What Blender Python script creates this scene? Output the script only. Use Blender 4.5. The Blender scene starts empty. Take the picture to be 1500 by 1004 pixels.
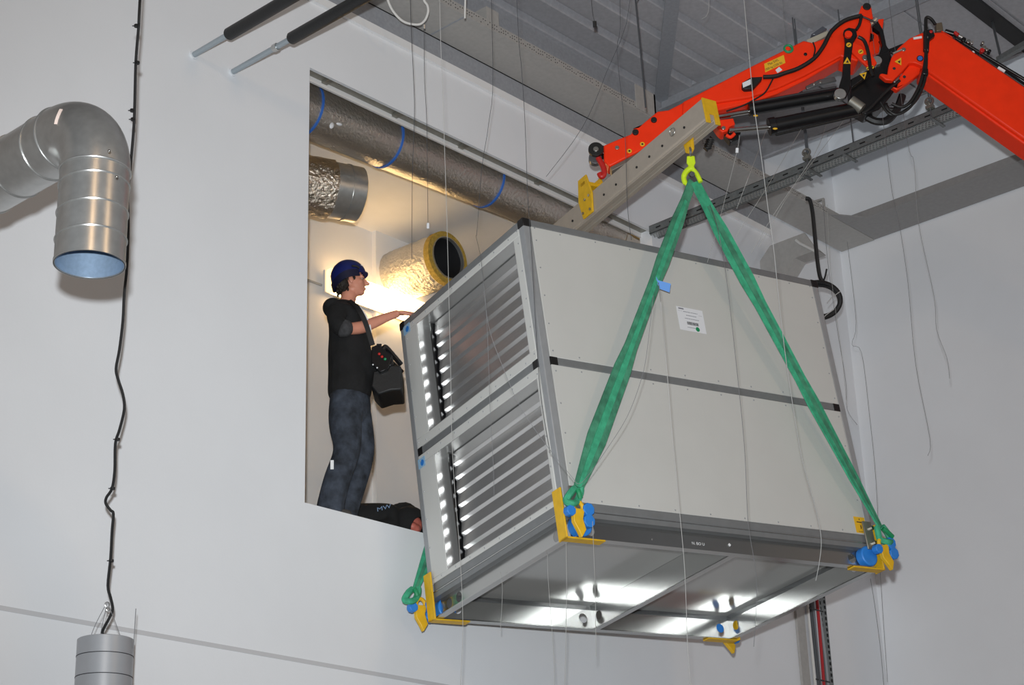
import bpy, bmesh, math, random
from mathutils import Vector, Matrix, Quaternion
random.seed(7)
SC = bpy.context.scene
COL = SC.collection
V = Vector
# ------------------------------------------------------------------ camera
FPX = 2650.0
Q = Matrix(((0.6747, 0.2551, 0.6926), (-0.7374, 0.273, 0.6178), (-0.0315, -0.9276, 0.3723)))
CAM = V((0, 0, 1.6))
cam = bpy.data.cameras.new('camera')
cam.sensor_width = 36.0
cam.lens = FPX / 1500 * 36
cam.clip_start = 0.1
cam.clip_end = 200
camo = bpy.data.objects.new('camera', cam)
COL.objects.link(camo)
rx, ry, rz = Q.col[0].normalized(), Q.col[1], Q.col[2].normalized()
ry = rz.cross(rx).normalized()
camo.matrix_world = Matrix(((rx.x, -ry.x, -rz.x, CAM.x), (rx.y, -ry.y, -rz.y, CAM.y), (rx.z, -ry.z, -rz.z, CAM.z), (0, 0, 0, 1)))
SC.camera = camo
# ------------------------------------------------------------------ world, lights, exposure
SC.view_settings.view_transform = 'Standard'
SC.view_settings.look = 'None'
SC.view_settings.gamma = 1
SC.view_settings.use_curve_mapping = False
SC.view_settings.exposure = 0.0
w = bpy.data.worlds.new('hall_ambient_fill')  # added even ambient fill for the hall, no daylight source
SC.world = w
w.use_nodes = True
bg = w.node_tree.nodes['Background']
bg.inputs[0].default_value = (0.88, 0.94, 1.0, 1)
bg.inputs[1].default_value = 0.30
# the photographer's flash, held a little above the camera
FL = bpy.data.lights.new('camera_flash', 'SPOT')
FL.spot_size = math.radians(60)
FL.spot_blend = 1.0
FL.energy = 4000
FL.color = (0.915, 0.965, 1.0)
FL.shadow_soft_size = 0.05
flo = bpy.data.objects.new('camera_flash', FL)
flo.location = CAM + rx * -0.06 - ry * 0.30
flo.rotation_euler = (Q @ V((850 - 750, 545 - 502, FPX))).to_track_quat('-Z', 'Y').to_euler()
COL.objects.link(flo)
# warm high-bay lamps of the hall, behind the photographer
for i, (x, y, z) in enumerate(((-1.5, -2.5, 8.6), (6.5, -4.5, 8.6))):
    L = bpy.data.lights.new('hall_lamp', 'AREA')
    L.energy = 75
    L.color = (1.0, 0.66, 0.36)
    L.shape = 'DISK'
    L.size = 0.7
    lo = bpy.data.objects.new('hall_lamp', L)
    lo.location = (x, y, z)
    lo.rotation_euler = (V((8, 8, 5)) - V((x, y, z))).to_track_quat('-Z', 'Y').to_euler()
    COL.objects.link(lo)

# ------------------------------------------------------------------ pixel rays (1500x1004 frame) into the room
def ray(x, y): return Q @ V((x - 750.0, y - 502.0, FPX))
def onax(x, y, ax, val):
    d = ray(x, y); return CAM + d * ((val - CAM[ax]) / d[ax])
def PX(x, y, val): return onax(x, y, 0, val)
def PY(x, y, val): return onax(x, y, 1, val)
def PZ(x, y, val): return onax(x, y, 2, val)
def PD(x, y, d): return CAM + ray(x, y) * (d / FPX)
def onpl(x, y, o, n):
    d = ray(x, y); return CAM + d * ((o - CAM).dot(n) / d.dot(n))

# ------------------------------------------------------------------ materials
def lin(c):
    return tuple((v / 255 / 12.92 if v / 255 <= 0.04045 else ((v / 255 + 0.055) / 1.055) ** 2.4) for v in c)
MATS = {}
def M(name, rgb=None, rough=0.5, metal=0.0, bump=0.0, bscale=40, var=0.0, vscale=6, emit=0, spec=0.5, stretch=None, rvar=0.0, bdist=0.01):
    if name in MATS: return MATS[name]
    m = bpy.data.materials.new(name); m.use_nodes = True
    nt = m.node_tree; b = nt.nodes['Principled BSDF']
    c = lin(rgb)
    b.inputs['Base Color'].default_value = (*c, 1)
    b.inputs['Roughness'].default_value = rough
    b.inputs['Metallic'].default_value = metal
    b.inputs['Specular IOR Level'].default_value = spec
    if emit:
        b.inputs['Emission Color'].default_value = (*c, 1); b.inputs['Emission Strength'].default_value = emit
    tc = nt.nodes.new('ShaderNodeTexCoord')
    src = tc.outputs['Object']
    if stretch:
        mp = nt.nodes.new('ShaderNodeMapping'); mp.inputs['Scale'].default_value = stretch
        nt.links.new(src, mp.inputs[0]); src = mp.outputs[0]
    if var or rvar:
        n = nt.nodes.new('ShaderNodeTexNoise'); n.inputs['Scale'].default_value = vscale; n.inputs['Detail'].default_value = 6
        nt.links.new(src, n.inputs['Vector'])
        if var:
            r = nt.nodes.new('ShaderNodeValToRGB')
            r.color_ramp.elements[0].position = 0.3; r.color_ramp.elements[1].position = 0.7
            r.color_ramp.elements[0].color = (*[v * (1 - var) for v in c], 1)
            r.color_ramp.elements[1].color = (*[min(1, v * (1 + var)) for v in c], 1)
            nt.links.new(n.outputs['Fac'], r.inputs[0]); nt.links.new(r.outputs[0], b.inputs['Base Color'])
        if rvar:
            mr = nt.nodes.new('ShaderNodeMapRange')
            mr.inputs['To Min'].default_value = max(0.02, rough - rvar); mr.inputs['To Max'].default_value = rough + rvar
            nt.links.new(n.outputs['Fac'], mr.inputs['Value']); nt.links.new(mr.outputs[0], b.inputs['Roughness'])
    if bump:
        n2 = nt.nodes.new('ShaderNodeTexNoise'); n2.inputs['Scale'].default_value = bscale; n2.inputs['Detail'].default_value = 5
        nt.links.new(src, n2.inputs['Vector'])
        bp = nt.nodes.new('ShaderNodeBump'); bp.inputs['Strength'].default_value = bump; bp.inputs['Distance'].default_value = bdist
        nt.links.new(n2.outputs['Fac'], bp.inputs['Height']); nt.links.new(bp.outputs[0], b.inputs['Normal'])
    MATS[name] = m
    return m
WHITE = M('white_wall_paint', (231, 233, 236), 0.6, var=0.02, vscale=1.5, bump=0.05, bscale=60)
WARMW = M('inner_wall_paint', (230, 227, 224), 0.7, var=0.03, vscale=2, bump=0.05, bscale=40)
CEILW = M('inner_ceiling_paint', (228, 226, 224), 0.7, var=0.02)
BOARD = M('board_edge_white', (222, 220, 218), 0.7)
DECK = M('grey_roof_deck', (168, 168, 172), 0.55, var=0.08, vscale=30, bump=0.08, bscale=120)
GSHEET = M('blue_grey_sheet', (150, 153, 159), 0.5, var=0.08, vscale=40)
GSTEEL = M('shaded_grey_steel', (146, 144, 143), 0.5, var=0.06, vscale=25)  # steel copy darkened to put the gable channel's shading into its colour
STEEL = M('grey_painted_steel', (170, 167, 163), 0.5, var=0.06, vscale=25, bump=0.04, bscale=100)
CONC = M('concrete_floor', (150, 148, 145), 0.6, var=0.1, vscale=2)
GALV = M('galvanised_sheet', (190, 190, 188), 0.3, 0.78, var=0.07, vscale=25, bump=0.03, bscale=30, rvar=0.05)
GALVD = M('galvanised_track', (150, 148, 140), 0.4, 0.7, var=0.1, vscale=20)
GALVI = M('duct_inside_blue', (150, 172, 196), 0.45, 0.5, var=0.08, vscale=60)
TRAYM = M('galvanised_tray', (120, 124, 124), 0.45, 0.5, var=0.12, vscale=60)
FOIL = M('aluminium_foil', (214, 208, 200), 0.29, 0.92, bump=0.7, bscale=42, bdist=0.013, var=0.05, vscale=10)
FOILC = M('crinkled_foil', (225, 215, 200), 0.22, 1.0, bump=0.9, bscale=34, bdist=0.03, var=0.05)
FOILS = M('dull_foil', (200, 194, 184), 0.36, 0.6, bump=0.8, bscale=34, bdist=0.025, var=0.06, vscale=8)
WOOL = M('yellow_glass_wool', (176, 146, 62), 0.9, bump=0.6, bscale=120, var=0.25, vscale=40)
BLACK = M('black_rubber', (22, 22, 23), 0.5, bump=0.1, bscale=80)
BLKM = M('black_painted_metal', (20, 20, 22), 0.28, 0.0, var=0.2, vscale=12)
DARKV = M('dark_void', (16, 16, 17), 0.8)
ORANGE = M('orange_crane_paint', (250, 56, 20), 0.4, spec=0.25, var=0.05, vscale=10, bump=0.03, bscale=25)
CHROME = M('chromed_rod', (200, 198, 194), 0.12, 1.0)
BOLT = M('zinc_bolt', (190, 188, 182), 0.3, 1.0)
YEL = M('yellow_paint', (226, 178, 30), 0.5, var=0.08, vscale=25)
YELS = M('yellow_sticker', (232, 180, 40), 0.5)
NEON = M('neon_yellow_paint', (206, 236, 40), 0.4, var=0.06, vscale=20)
BLUE = M('blue_plastic', (44, 128, 214), 0.45, var=0.06, vscale=30)
BLUES = M('blue_strap', (54, 106, 190), 0.5)
GREEN = M('green_webbing', (60, 164, 124), 0.75, var=0.22, vscale=22, bump=0.3, bscale=140)
GREEND = M('green_webbing_worn', (66, 136, 106), 0.8, var=0.35, vscale=14, bump=0.3, bscale=140)
GREENP = M('green_plastic', (30, 140, 90), 0.4)
RED = M('red_hook_paint', (190, 34, 30), 0.4)
PANEL = M('grey_white_panel', (198, 198, 194), 0.5, var=0.02, vscale=3)
PANELF = M('louvre_face_panel', (206, 206, 202), 0.5, var=0.02, vscale=3)
PROF = M('aluminium_profile', (128, 130, 131), 0.42, 0.25, var=0.05, vscale=15)
PROFL = M('light_aluminium_profile', (158, 160, 162), 0.4, 0.2, var=0.05, vscale=15)
BLADE = M('damper_aluminium', (204, 203, 202), 0.27, 0.78, var=0.05, vscale=30, stretch=(1, 0.15, 3))
BASEM = M('base_galvanised', (188, 188, 186), 0.2, 0.95)
UNDER = M('underside_galvanised', (182, 182, 178), 0.13, 0.45)
ALU = M('mill_aluminium_beam', (176, 165, 152), 0.42, 0.1, var=0.04, vscale=20, stretch=(1, 1, 1))
PAPER = M('white_label', (224, 226, 230), 0.6)
INK = M('dark_print', (40, 40, 44), 0.7)
INKG = M('grey_print', (130, 132, 140), 0.7)
LAMPC = M('grey_lamp_housing', (166, 168, 172), 0.35, 0.3, var=0.03, vscale=15)
SKIN = M('skin', (206, 140, 116), 0.5, var=0.06, vscale=18, bump=0.05, bscale=60)
SKINR = M('ruddy_skin', (190, 104, 90), 0.5, var=0.1, vscale=30)
HAIR = M('dark_brown_hair', (34, 26, 20), 0.6, bump=0.8, bscale=120)
FLEECE = M('black_cotton', (20, 20, 21), 0.9, var=0.3, vscale=12, bump=0.25, bscale=18, bdist=0.03)
SLEEVE = M('dusty_black_sleeve', (58, 58, 60), 0.9, var=0.4, vscale=25, bump=0.25, bscale=30, bdist=0.02)
JEANS = M('dusty_dark_jeans', (50, 56, 66), 0.9, var=0.75, vscale=11, bump=0.5, bscale=16, bdist=0.03)
HELM = M('navy_helmet', (22, 32, 92), 0.3, var=0.08, vscale=10)
BOOT = M('grey_work_boot', (70, 67, 64), 0.8, var=0.2, vscale=20)
NYLON = M('pale_nylon_line', (168, 167, 164), 0.6)
WIREG = M('grey_steel_wire', (120, 120, 122), 0.5, 0.3)
DARKWIRE = M('dark_steel_wire', (78, 80, 84), 0.5, 0.3)
WCABLE = M('white_cable', (214, 212, 208), 0.5)
REDC = M('red_cable', (176, 28, 36), 0.5)
TUBE = M('fluorescent_diffuser', (255, 212, 146), 0.5, emit=11.0)
SHOELEA = BOOT
LITER = M('reflective_tape', (236, 238, 240), 0.3)
PLBLUE = M('pale_blue_print', (150, 178, 214), 0.7)
CHIP = M('torn_mineral_wool', (190, 164, 112), 0.9, var=0.35, vscale=40, bump=0.5, bscale=70)

# ------------------------------------------------------------------ mesh builder
INV = {}
class MB:
    def __init__(s): s.v = []; s.f = []
    def poly(s, pts, idx):
        o = len(s.v); s.v += [V(p) for p in pts]; s.f += [tuple(o + i for i in f) for f in idx]; return s
    def frame(s, o, ax, ay, az):
        """box from corner o spanned by three vectors"""
        o, ax, ay, az = V(o), V(ax), V(ay), V(az)
        p = [o, o + ax, o + ax + ay, o + ay]
        p += [q + az for q in p]
        fs = [(0, 3, 2, 1), (4, 5, 6, 7), (0, 1, 5, 4), (1, 2, 6, 5), (2, 3, 7, 6), (3, 0, 4, 7)]
        if ax.cross(ay).dot(az) < 0: fs = [f[::-1] for f in fs]
        return s.poly(p, fs)
    def box(s, a, b):
        lo = [min(a[i], b[i]) for i in range(3)]; hi = [max(a[i], b[i]) for i in range(3)]
        return s.frame(lo, (hi[0] - lo[0], 0, 0), (0, hi[1] - lo[1], 0), (0, 0, hi[2] - lo[2]))
    def prism(s, pts, d):
        pts = [V(p) for p in pts]; d = V(d); n = len(pts)
        nrm = V((0, 0, 0))
        for i in range(n): nrm += pts[i].cross(pts[(i + 1) % n])
        if nrm.dot(d) > 0: pts = pts[::-1]
        return s.poly(pts + [p + d for p in pts],
                      [tuple(range(n)), tuple(range(2 * n - 1, n - 1, -1))] + [(i, i + n, (i + 1) % n + n, (i + 1) % n) for i in range(n)])
    def tube(s, pts, r, n=10, caps=True, flat=None):
        """swept round (or flat=(vector,w,h)) section along a polyline"""
        pts = [V(p) for p in pts]; m = len(pts)
        rs = r if isinstance(r, (list, tuple)) else [r] * m
        o = len(s.v); ref = None
        for i, p in enumerate(pts):
            t = (pts[min(i + 1, m - 1)] - pts[max(i - 1, 0)]).normalized()
            if ref is None:
                ref = t.orthogonal().normalized()
            u = (ref - t * ref.dot(t))
            u = u.normalized() if u.length > 1e-6 else t.orthogonal().normalized()
            ref = u; w2 = t.cross(u)
            for k in range(n):
                a = 2 * math.pi * k / n
                s.v.append(p + u * (math.cos(a) * rs[i]) + w2 * (math.sin(a) * rs[i]))
        for i in range(m - 1):
            for k in range(n):
                a, b = o + i * n + k, o + i * n + (k + 1) % n
                s.f.append((a, b, b + n, a + n))
        if caps:
            s.f.append(tuple(o + k for k in range(n - 1, -1, -1)))
            s.f.append(tuple(o + (m - 1) * n + k for k in range(n)))
        return s
    def ribbon(s, pts, wv, w, h):
        """flat strap: width vectors wv per point (or one), width w (or list), thickness h"""
        pts = [V(p) for p in pts]; m = len(pts); o = len(s.v)
        for i, p in enumerate(pts):
            t = (pts[min(i + 1, m - 1)] - pts[max(i - 1, 0)]).normalized()
            u = V(wv[i] if isinstance(wv, list) else wv); u = (u - t * u.dot(t)).normalized()
            nn = t.cross(u); ww = (w[i] if isinstance(w, list) else w) / 2
            s.v += [p - u * ww - nn * h / 2, p + u * ww - nn * h / 2, p + u * ww + nn * h / 2, p - u * ww + nn * h / 2]
        for i in range(m - 1):
            for k in range(4):
                a, b = o + i * 4 + k, o + i * 4 + (k + 1) % 4
                s.f.append((a, b, b + 4, a + 4))
        s.f.append((o + 3, o + 2, o + 1, o)); e = o + (m - 1) * 4; s.f.append((e, e + 1, e + 2, e + 3))
        return s
    def cyl(s, a, b, r, r2=None, n=24, caps=True):
        return s.tube([a, b], [r, r if r2 is None else r2], n, caps)
    def pipe(s, a, b, r, t, n=48):
        """hollow pipe with wall t"""
        a, b = V(a), V(b); x = (b - a).normalized(); u = x.orthogonal().normalized(); w2 = x.cross(u); o = len(s.v)
        for p, rr in ((a, r), (b, r), (b, r - t), (a, r - t)):
            for k in range(n):
                c = 2 * math.pi * k / n; s.v.append(p + u * math.cos(c) * rr + w2 * math.sin(c) * rr)
        for j in range(4):
            for k in range(n):
                p, q = o + j * n + k, o + j * n + (k + 1) % n; j2 = o + ((j + 1) % 4) * n
                s.f.append((p, q, j2 + (k + 1) % n, j2 + k))
        return s
    def ring(s, c, ax, R, r, n=40, m=8, a0=0, a1=360, u=None):
        c = V(c); ax = V(ax).normalized(); u = (V(u) - ax * V(u).dot(ax)).normalized() if u is not None else ax.orthogonal().normalized(); w2 = ax.cross(u)
        full = a1 - a0 >= 360; k = n if full else n + 1
        pts = [c + u * R * math.cos(math.radians(a0 + (a1 - a0) * i / n)) + w2 * R * math.sin(math.radians(a0 + (a1 - a0) * i / n)) for i in range(k)]
        if not full: return s.tube(pts, r, m)
        o = len(s.v)
        for p in pts:
            d = (p - c).normalized()
            for j in range(m):
                a = 2 * math.pi * j / m; s.v.append(p + d * r * math.cos(a) + ax * r * math.sin(a))
        for i in range(n):
            for j in range(m):
                s.f.append((o + i * m + j, o + ((i + 1) % n) * m + j, o + ((i + 1) % n) * m + (j + 1) % m, o + i * m + (j + 1) % m))
        return s
    def ell(s, c, ax, ay, az, n=16, m=10, jit=0):
        c, ax, ay, az = V(c), V(ax), V(ay), V(az); o = len(s.v)
        s.v.append(c + az)
        for i in range(1, m):
            t = math.pi * i / m
            for k in range(n):
                a = 2 * math.pi * k / n; q = 1 + random.uniform(-jit, jit)
                s.v.append(c + (ax * math.cos(a) * math.sin(t) + ay * math.sin(a) * math.sin(t) + az * math.cos(t)) * q)
        s.v.append(c - az); e = len(s.v) - 1
        fl = ax.cross(ay).dot(az) < 0
        fs = []
        for k in range(n): fs.append((o, o + 1 + k, o + 1 + (k + 1) % n))
        for i in range(m - 2):
            for k in range(n):
                a, b = o + 1 + i * n + k, o + 1 + i * n + (k + 1) % n; fs.append((a, a + n, b + n, b))
        for k in range(n): fs.append((o + 1 + (m - 2) * n + k, e, o + 1 + (m - 2) * n + (k + 1) % n))
        s.f += [f[::-1] for f in fs] if fl else fs
        return s
    def mesh(s, name, mt, inv=None):
        me = bpy.data.meshes.new(name)
        me.from_pydata([tuple(inv @ v) if inv else tuple(v) for v in s.v], [], s.f)
        me.materials.append(mt); me.update()
        return me
    def build(s, name, mt, parent=None, ang=35, bevel=0, local=False, kind=None, recalc=True):
        inv = None
        if parent is not None and not local: inv = INV.get(parent.name)
        me = s.mesh(name, mt, inv)
        if recalc:
            bm = bmesh.new(); bm.from_mesh(me); bmesh.ops.recalc_face_normals(bm, faces=bm.faces); bm.to_mesh(me); bm.free()
        if ang:
            me.polygons.foreach_set('use_smooth', [True] * len(me.polygons)); me.set_sharp_from_angle(angle=math.radians(ang))
        o = bpy.data.objects.new(name, me); COL.objects.link(o)
        if parent is not None:
            o.parent = parent; INV[o.name] = INV.get(parent.name)
        if bevel:
            b = o.modifiers.new('bevel', 'BEVEL'); b.width = bevel; b.segments = 2; b.limit_method = 'ANGLE'; b.angle_limit = math.radians(40)
        if kind: o['kind'] = kind
        return o
def tag(o, label=None, cat=None, group=None, kind=None):
    if label: o['label'] = label
    if cat: o['category'] = cat
    if group: o['group'] = group
    if kind: o['kind'] = kind
    return o
def thing(name, loc, label, cat, group=None, mat3=None):
    o = bpy.data.objects.new(name, None); COL.objects.link(o)
    o.empty_display_size = 0.1
    mw = Matrix.Translation(V(loc))
    if mat3 is not None: mw = mw @ mat3.to_4x4()
    o.matrix_world = mw; INV[o.name] = mw.inverted()
    return tag(o, label, cat, group)
def ins(name, parent, me, label=None):
    """another child sharing mesh data"""
    o = bpy.data.objects.new(name, me); COL.objects.link(o); o.parent = parent; INV[o.name] = INV.get(parent.name)
    if label: o['label'] = label
    return o
def text(body, origin, xdir, ydir, size, mt, parent, name='lettering', depth=0.0008, width=None):
    """flat lettering lying on a surface; origin = lower left corner"""
    cu = bpy.data.curves.new(name, 'FONT'); cu.body = body; cu.size = 1; cu.extrude = 0.0
    t = bpy.data.objects.new(name, cu); COL.objects.link(t)
    dg = bpy.context.evaluated_depsgraph_get()
    me = bpy.data.meshes.new_from_object(t.evaluated_get(dg))
    bpy.data.objects.remove(t); bpy.data.curves.remove(cu)
    xs = [v.co.x for v in me.vertices]; x0, x1 = min(xs), max(xs)
    sx = (width / (x1 - x0)) if width else size
    xd, yd = V(xdir).normalized(), V(ydir).normalized(); nd = xd.cross(yd)
    inv = INV.get(parent.name)
    for v in me.vertices:
        p = V(origin) + xd * (v.co.x - x0) * sx + yd * v.co.y * size + nd * depth
        v.co = inv @ p if inv else p
    me.materials.clear(); me.materials.append(mt)
    o = bpy.data.objects.new(name, me); COL.objects.link(o); o.parent = parent; INV[o.name] = inv
    return o
def smooth_path(pts, k=6):
    """Catmull-Rom through points"""
    pts = [V(p) for p in pts]; out = []
    for i in range(len(pts) - 1):
        p0, p1, p2, p3 = pts[max(i - 1, 0)], pts[i], pts[i + 1], pts[min(i + 2, len(pts) - 1)]
        for j in range(k):
            t = j / k
            out.append(0.5 * ((2 * p1) + (p2 - p0) * t + (2 * p0 - 5 * p1 + 4 * p2 - p3) * t * t + (3 * p1 - p0 - 3 * p2 + p3) * t ** 3))
    out.append(pts[-1]); return out

# ================================================================== ROOM
YW = 8.48            # hall face of the left wall
ZD = 9.62            # underside of the roof deck
XR = 14.46           # hall face of the far right wall
YB, ZC, ZF = 10.62, 8.56, 5.02   # plant room: back wall, ceiling, floor
OX0, OX1, OZ0, OZ1 = 7.446, 11.36, 5.03, 8.255
tag(MB().box((-9, -10, -0.2), (15, 8.48, 0)).build('floor', CONC), kind='structure')
wl = MB().box((-9, YW, 0), (OX0, YW + 0.13, 11)).box((OX0, YW, 0), (OX1, YW + 0.13, OZ0)).box((OX1, YW, 0), (XR, YW + 0.13, 11)) \
    .box((OX0, YW, OZ1), (OX1, YW + 0.025, 11)).build('wall_left', WHITE)
tag(wl, kind='structure')
MB().box((OX0, YW + 0.112, OZ1 - 0.022), (OX1, YW + 0.13, 11)).build('inner_board', BOARD, wl)
MB().box((OX0, YW + 0.025, OZ1 + 0.02), (OX1, YW + 0.112, OZ1 + 0.06)).build('soffit_track', GALVD, wl)
for px, py in ((486, 114), (589, 161), (686, 208), (797, 258), (880, 300)):
    x = PY(px, py, YW).x
    MB().box((x, YW + 0.026, OZ1 + 0.004), (x + 0.05, YW + 0.111, OZ1 + 0.5)).build('stud', GALVD, wl)
    MB().ell((x + 0.12, YW + 0.05, OZ1 + 0.018), (0.014, 0, 0), (0, 0.014, 0), (0, 0, 0.008), 8, 6).build('screw', BOLT, wl)
tag(MB().box((XR, -10, 0), (XR + 0.2, YW + 0.2, 11.4)).build('wall_right', WHITE), kind='structure')
# grey strip painting the shadow gap low on the wall, light trim and grey sheet above it
tag(MB().box((-9, YW - 0.004, 3.985), (13.0, YW - 0.001, 4.012)).build('trim_1', M('shadow_gap_grey', (198, 198, 200), 0.7)), kind='structure')
tag(MB().box((-9, YW - 0.03, 8.80), (13.2, YW - 0.001, 8.865)).build('trim_2', M('trim_white', (232, 232, 232), 0.5)), kind='structure')
tag(MB().box((-9, YW - 0.022, 8.868), (13.2, YW - 0.001, ZD)).build('trim_3', GSHEET), kind='structure')
# corrugated roof deck: ribs every 0.305 m along X, up to the cross beam; flat sheets beyond it
XB = 11.60
prof = []
y = 8.48
yy = 8.48 - 0.05
pts = [(8.48, ZD)]
while yy > -9.8:
    pts += [(yy, ZD), (yy - 0.012, ZD + 0.006), (yy - 0.03, ZD + 0.055), (yy - 0.062, ZD + 0.055), (yy - 0.075, ZD + 0.02), (yy - 0.09, ZD + 0.02), (yy - 0.10, ZD)]
    yy -= 0.305
pts.append((yy, ZD))
mb = MB(); n = len(pts)
mb.v += [V((-9, a, b)) for a, b in pts] + [V((XB, a, b)) for a, b in pts]
mb.f += [(i, i + 1, i + 1 + n, i + n) for i in range(n - 1)]
deck = tag(mb.build('ceiling', DECK, ang=20), kind='structure')
tag(MB().box((-9, -10, ZD + 0.3), (13.21, 8.6, ZD + 0.45)).build('ceiling', DECK), kind='structure')
fl = MB().box((XB, -10, ZD + 0.02), (13.2, 8.48, ZD + 0.06)).build('ceiling', DECK); tag(fl, kind='structure')
tag(MB().box((13.18, -10, ZD), (13.22, 8.48, ZD + 1.3)).build('trim_4', DECK), kind='structure')
yy = 7.9
while yy > -4:
    MB().box((XB + 0.15, yy - 0.58, ZD + 0.002), (13.17, yy, ZD + 0.02)).build('deck_sheet', DECK, fl, bevel=0.004)
    yy -= 0.6
tag(MB().box((XB - 0.07, -10, ZD - 0.13), (XB + 0.07, 8.45, ZD - 0.115)).box((XB - 0.006, -10, ZD - 0.115), (XB + 0.006, 8.45, ZD - 0.002))
    .build('roof_beam', GSHEET), 'grey steel roof beam running out above the orange jib towards the viewer', 'beam')
# flat wind brace under the deck
a, b = PZ(990, -40, ZD - 0.02), PZ(968, 150, ZD - 0.02)
dv = (b - a).normalized(); sd = V((dv.y, -dv.x, 0)) * 0.06
tag(MB().frame(a - sd, sd * 2, b - a, (0, 0, 0.012)).build('wind_brace', GSHEET), 'flat grey wind brace crossing the ribbed roof deck diagonally', 'brace')
# dark strip painted as the shadow side of a ceiling beam at the far right top
tag(MB().box((11.75, 5.565, ZD - 0.0), (13.15, 5.705, ZD - 0.03)).build('roof_beam_shade', M('beam_side_shade', (40, 40, 42), 0.7)), 'dark strip painted as the shaded side of a roof beam at the top right corner', 'duct')

# perimeter channels ("eave" and "gable") just under the roof
ZS = 9.03
eb = thing('eave_beam', (2.5, 8.27, ZS), 'long grey steel eave channel with small holes running along the white wall top', 'beam')
MB().box((-9, 8.07, ZS), (XR - 0.02, 8.45, ZS + 0.012)).box((-9, 8.07, ZS + 0.0121), (XR - 0.02, 8.078, ZS + 0.075)).build('channel', STEEL, eb)
MB().box((-9, 8.452, ZS - 0.004), (13.17, 8.457, ZS + 0.05)).build('gap_shade', DARKV, eb)  # dark strip painting the shadowed gap behind the channel
for px, py in ((697, 50), (570, -8)):
    p = PZ(px, py, ZS)
    MB().box((p.x, 8.085, ZS + 0.01), (p.x + 0.012, 8.30, ZS + 0.20)).box((p.x - 0.0, 8.079, ZS + 0.01), (p.x + 0.14, 8.085, ZS + 0.20)).build('bracket', STEEL, eb)
    MB().box((p.x - 0.25, 8.085, ZS - 0.003), (p.x - 0.235, 8.445, ZS)).build('joint_strip', GSHEET, eb)
p = PZ(932, 165, ZS)
MB().box((p.x - 0.05, 8.06, ZS + 0.01), (p.x + 0.22, 8.068, ZS + 0.24)).box((p.x + 0.2, 8.06, ZS + 0.0), (p.x + 0.22, 8.30, ZS + 0.24)).build('bracket', STEEL, eb)
mb = MB()
for i in range(260):
    x = 7.0 + i * 0.0255
    for zz in (ZS + 0.022, ZS + 0.05):
        if random.random() < 0.75: mb.frame((x, 8.0685, zz + random.uniform(-.006, .006)), (0.009, 0, 0), (0, 0.001, 0), (0, 0, 0.007))
tag(mb.build('bolt_holes', DARKV, eb, ang=0), kind='stuff')
gb = thing('gable_beam', (14.19, 4, ZS), 'grey steel channel crossing the right wall below the roof', 'beam')
MB().box((13.93, -4, ZS), (XR - 0.03, 8.06, ZS + 0.012)).box((13.93, -4, ZS + 0.0121), (13.938, 8.06, ZS + 0.075)).build('channel', GSTEEL, gb)
MB().prism([(13.93, 7.86, ZS + 0.001), (13.62, 8.06, ZS + 0.001), (13.93, 8.06, ZS + 0.001)], (0, 0, 0.011)).build('corner_plate', GSTEEL, gb)
# corner column carrying the channels: upright, arm, small fittings
cc = thing('steel_column', (13.12, 8.4, 0), 'grey steel corner column with an arm reaching out under the eave channel', 'column')
XK = 13.0
MB().box((13.04, 8.455, 0), (13.16, 8.478, 8.47)).build('upright', STEEL, cc)
MB().prism([PX(*q, XK) for q in ((1113, 404), (1113, 383), (1128, 360), (1178, 341), (1196, 366), (1165, 378), (1150, 404))], (0.02, 0, 0)).build('knee_plate', STEEL, cc)
MB().prism([PX(*q, XK + 0.02) for q in ((1140, 365), (1178, 352), (1196, 367), (1165, 378), (1150, 404), (1136, 404))], (0.16, 0, 0)).build('arm', STEEL, cc)
tag(MB().tube([PX(1166, 352, XK - .03), PX(1172, 357, XK - .03), PX(1194, 368, XK - .03)], 0.014, 8).build('conduit', WCABLE), 'short white conduit under the corner column arm', 'conduit')
tag(MB().tube([PX(1190, 297, 13.6), PX(1206, 292, 13.6), PX(1207, 310, 13.6)], 0.018, 4).build('rod_bracket', STEEL), 'small bent grey bracket standing on the channel at the room corner', 'bracket')

# plant room behind the opening
tag(MB().box((5.6, YW + 0.13, ZF - 0.2), (13, YB + 0.1, ZF)).build('floor', CONC), kind='structure')
tag(MB().box((5.6, YB, ZF), (13, YB + 0.1, ZC + 0.1)).box((10.08, YB - 0.05, ZF), (13, YB, ZC)).build('wall_back', WARMW), kind='structure')
tag(MB().box((5.6, YW + 0.13, ZC), (13, YB + 0.1, ZC + 0.1)).build('ceiling', CEILW), kind='structure')
tag(MB().box((5.5, YW + 0.13, ZF), (5.6, YB + 0.1, ZC)).build('wall_inner', WARMW), kind='structure')
tag(MB().box((13, YW + 0.13, ZF), (13.1, YB + 0.1, ZC)).build('wall_far', WARMW), kind='structure')

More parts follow.
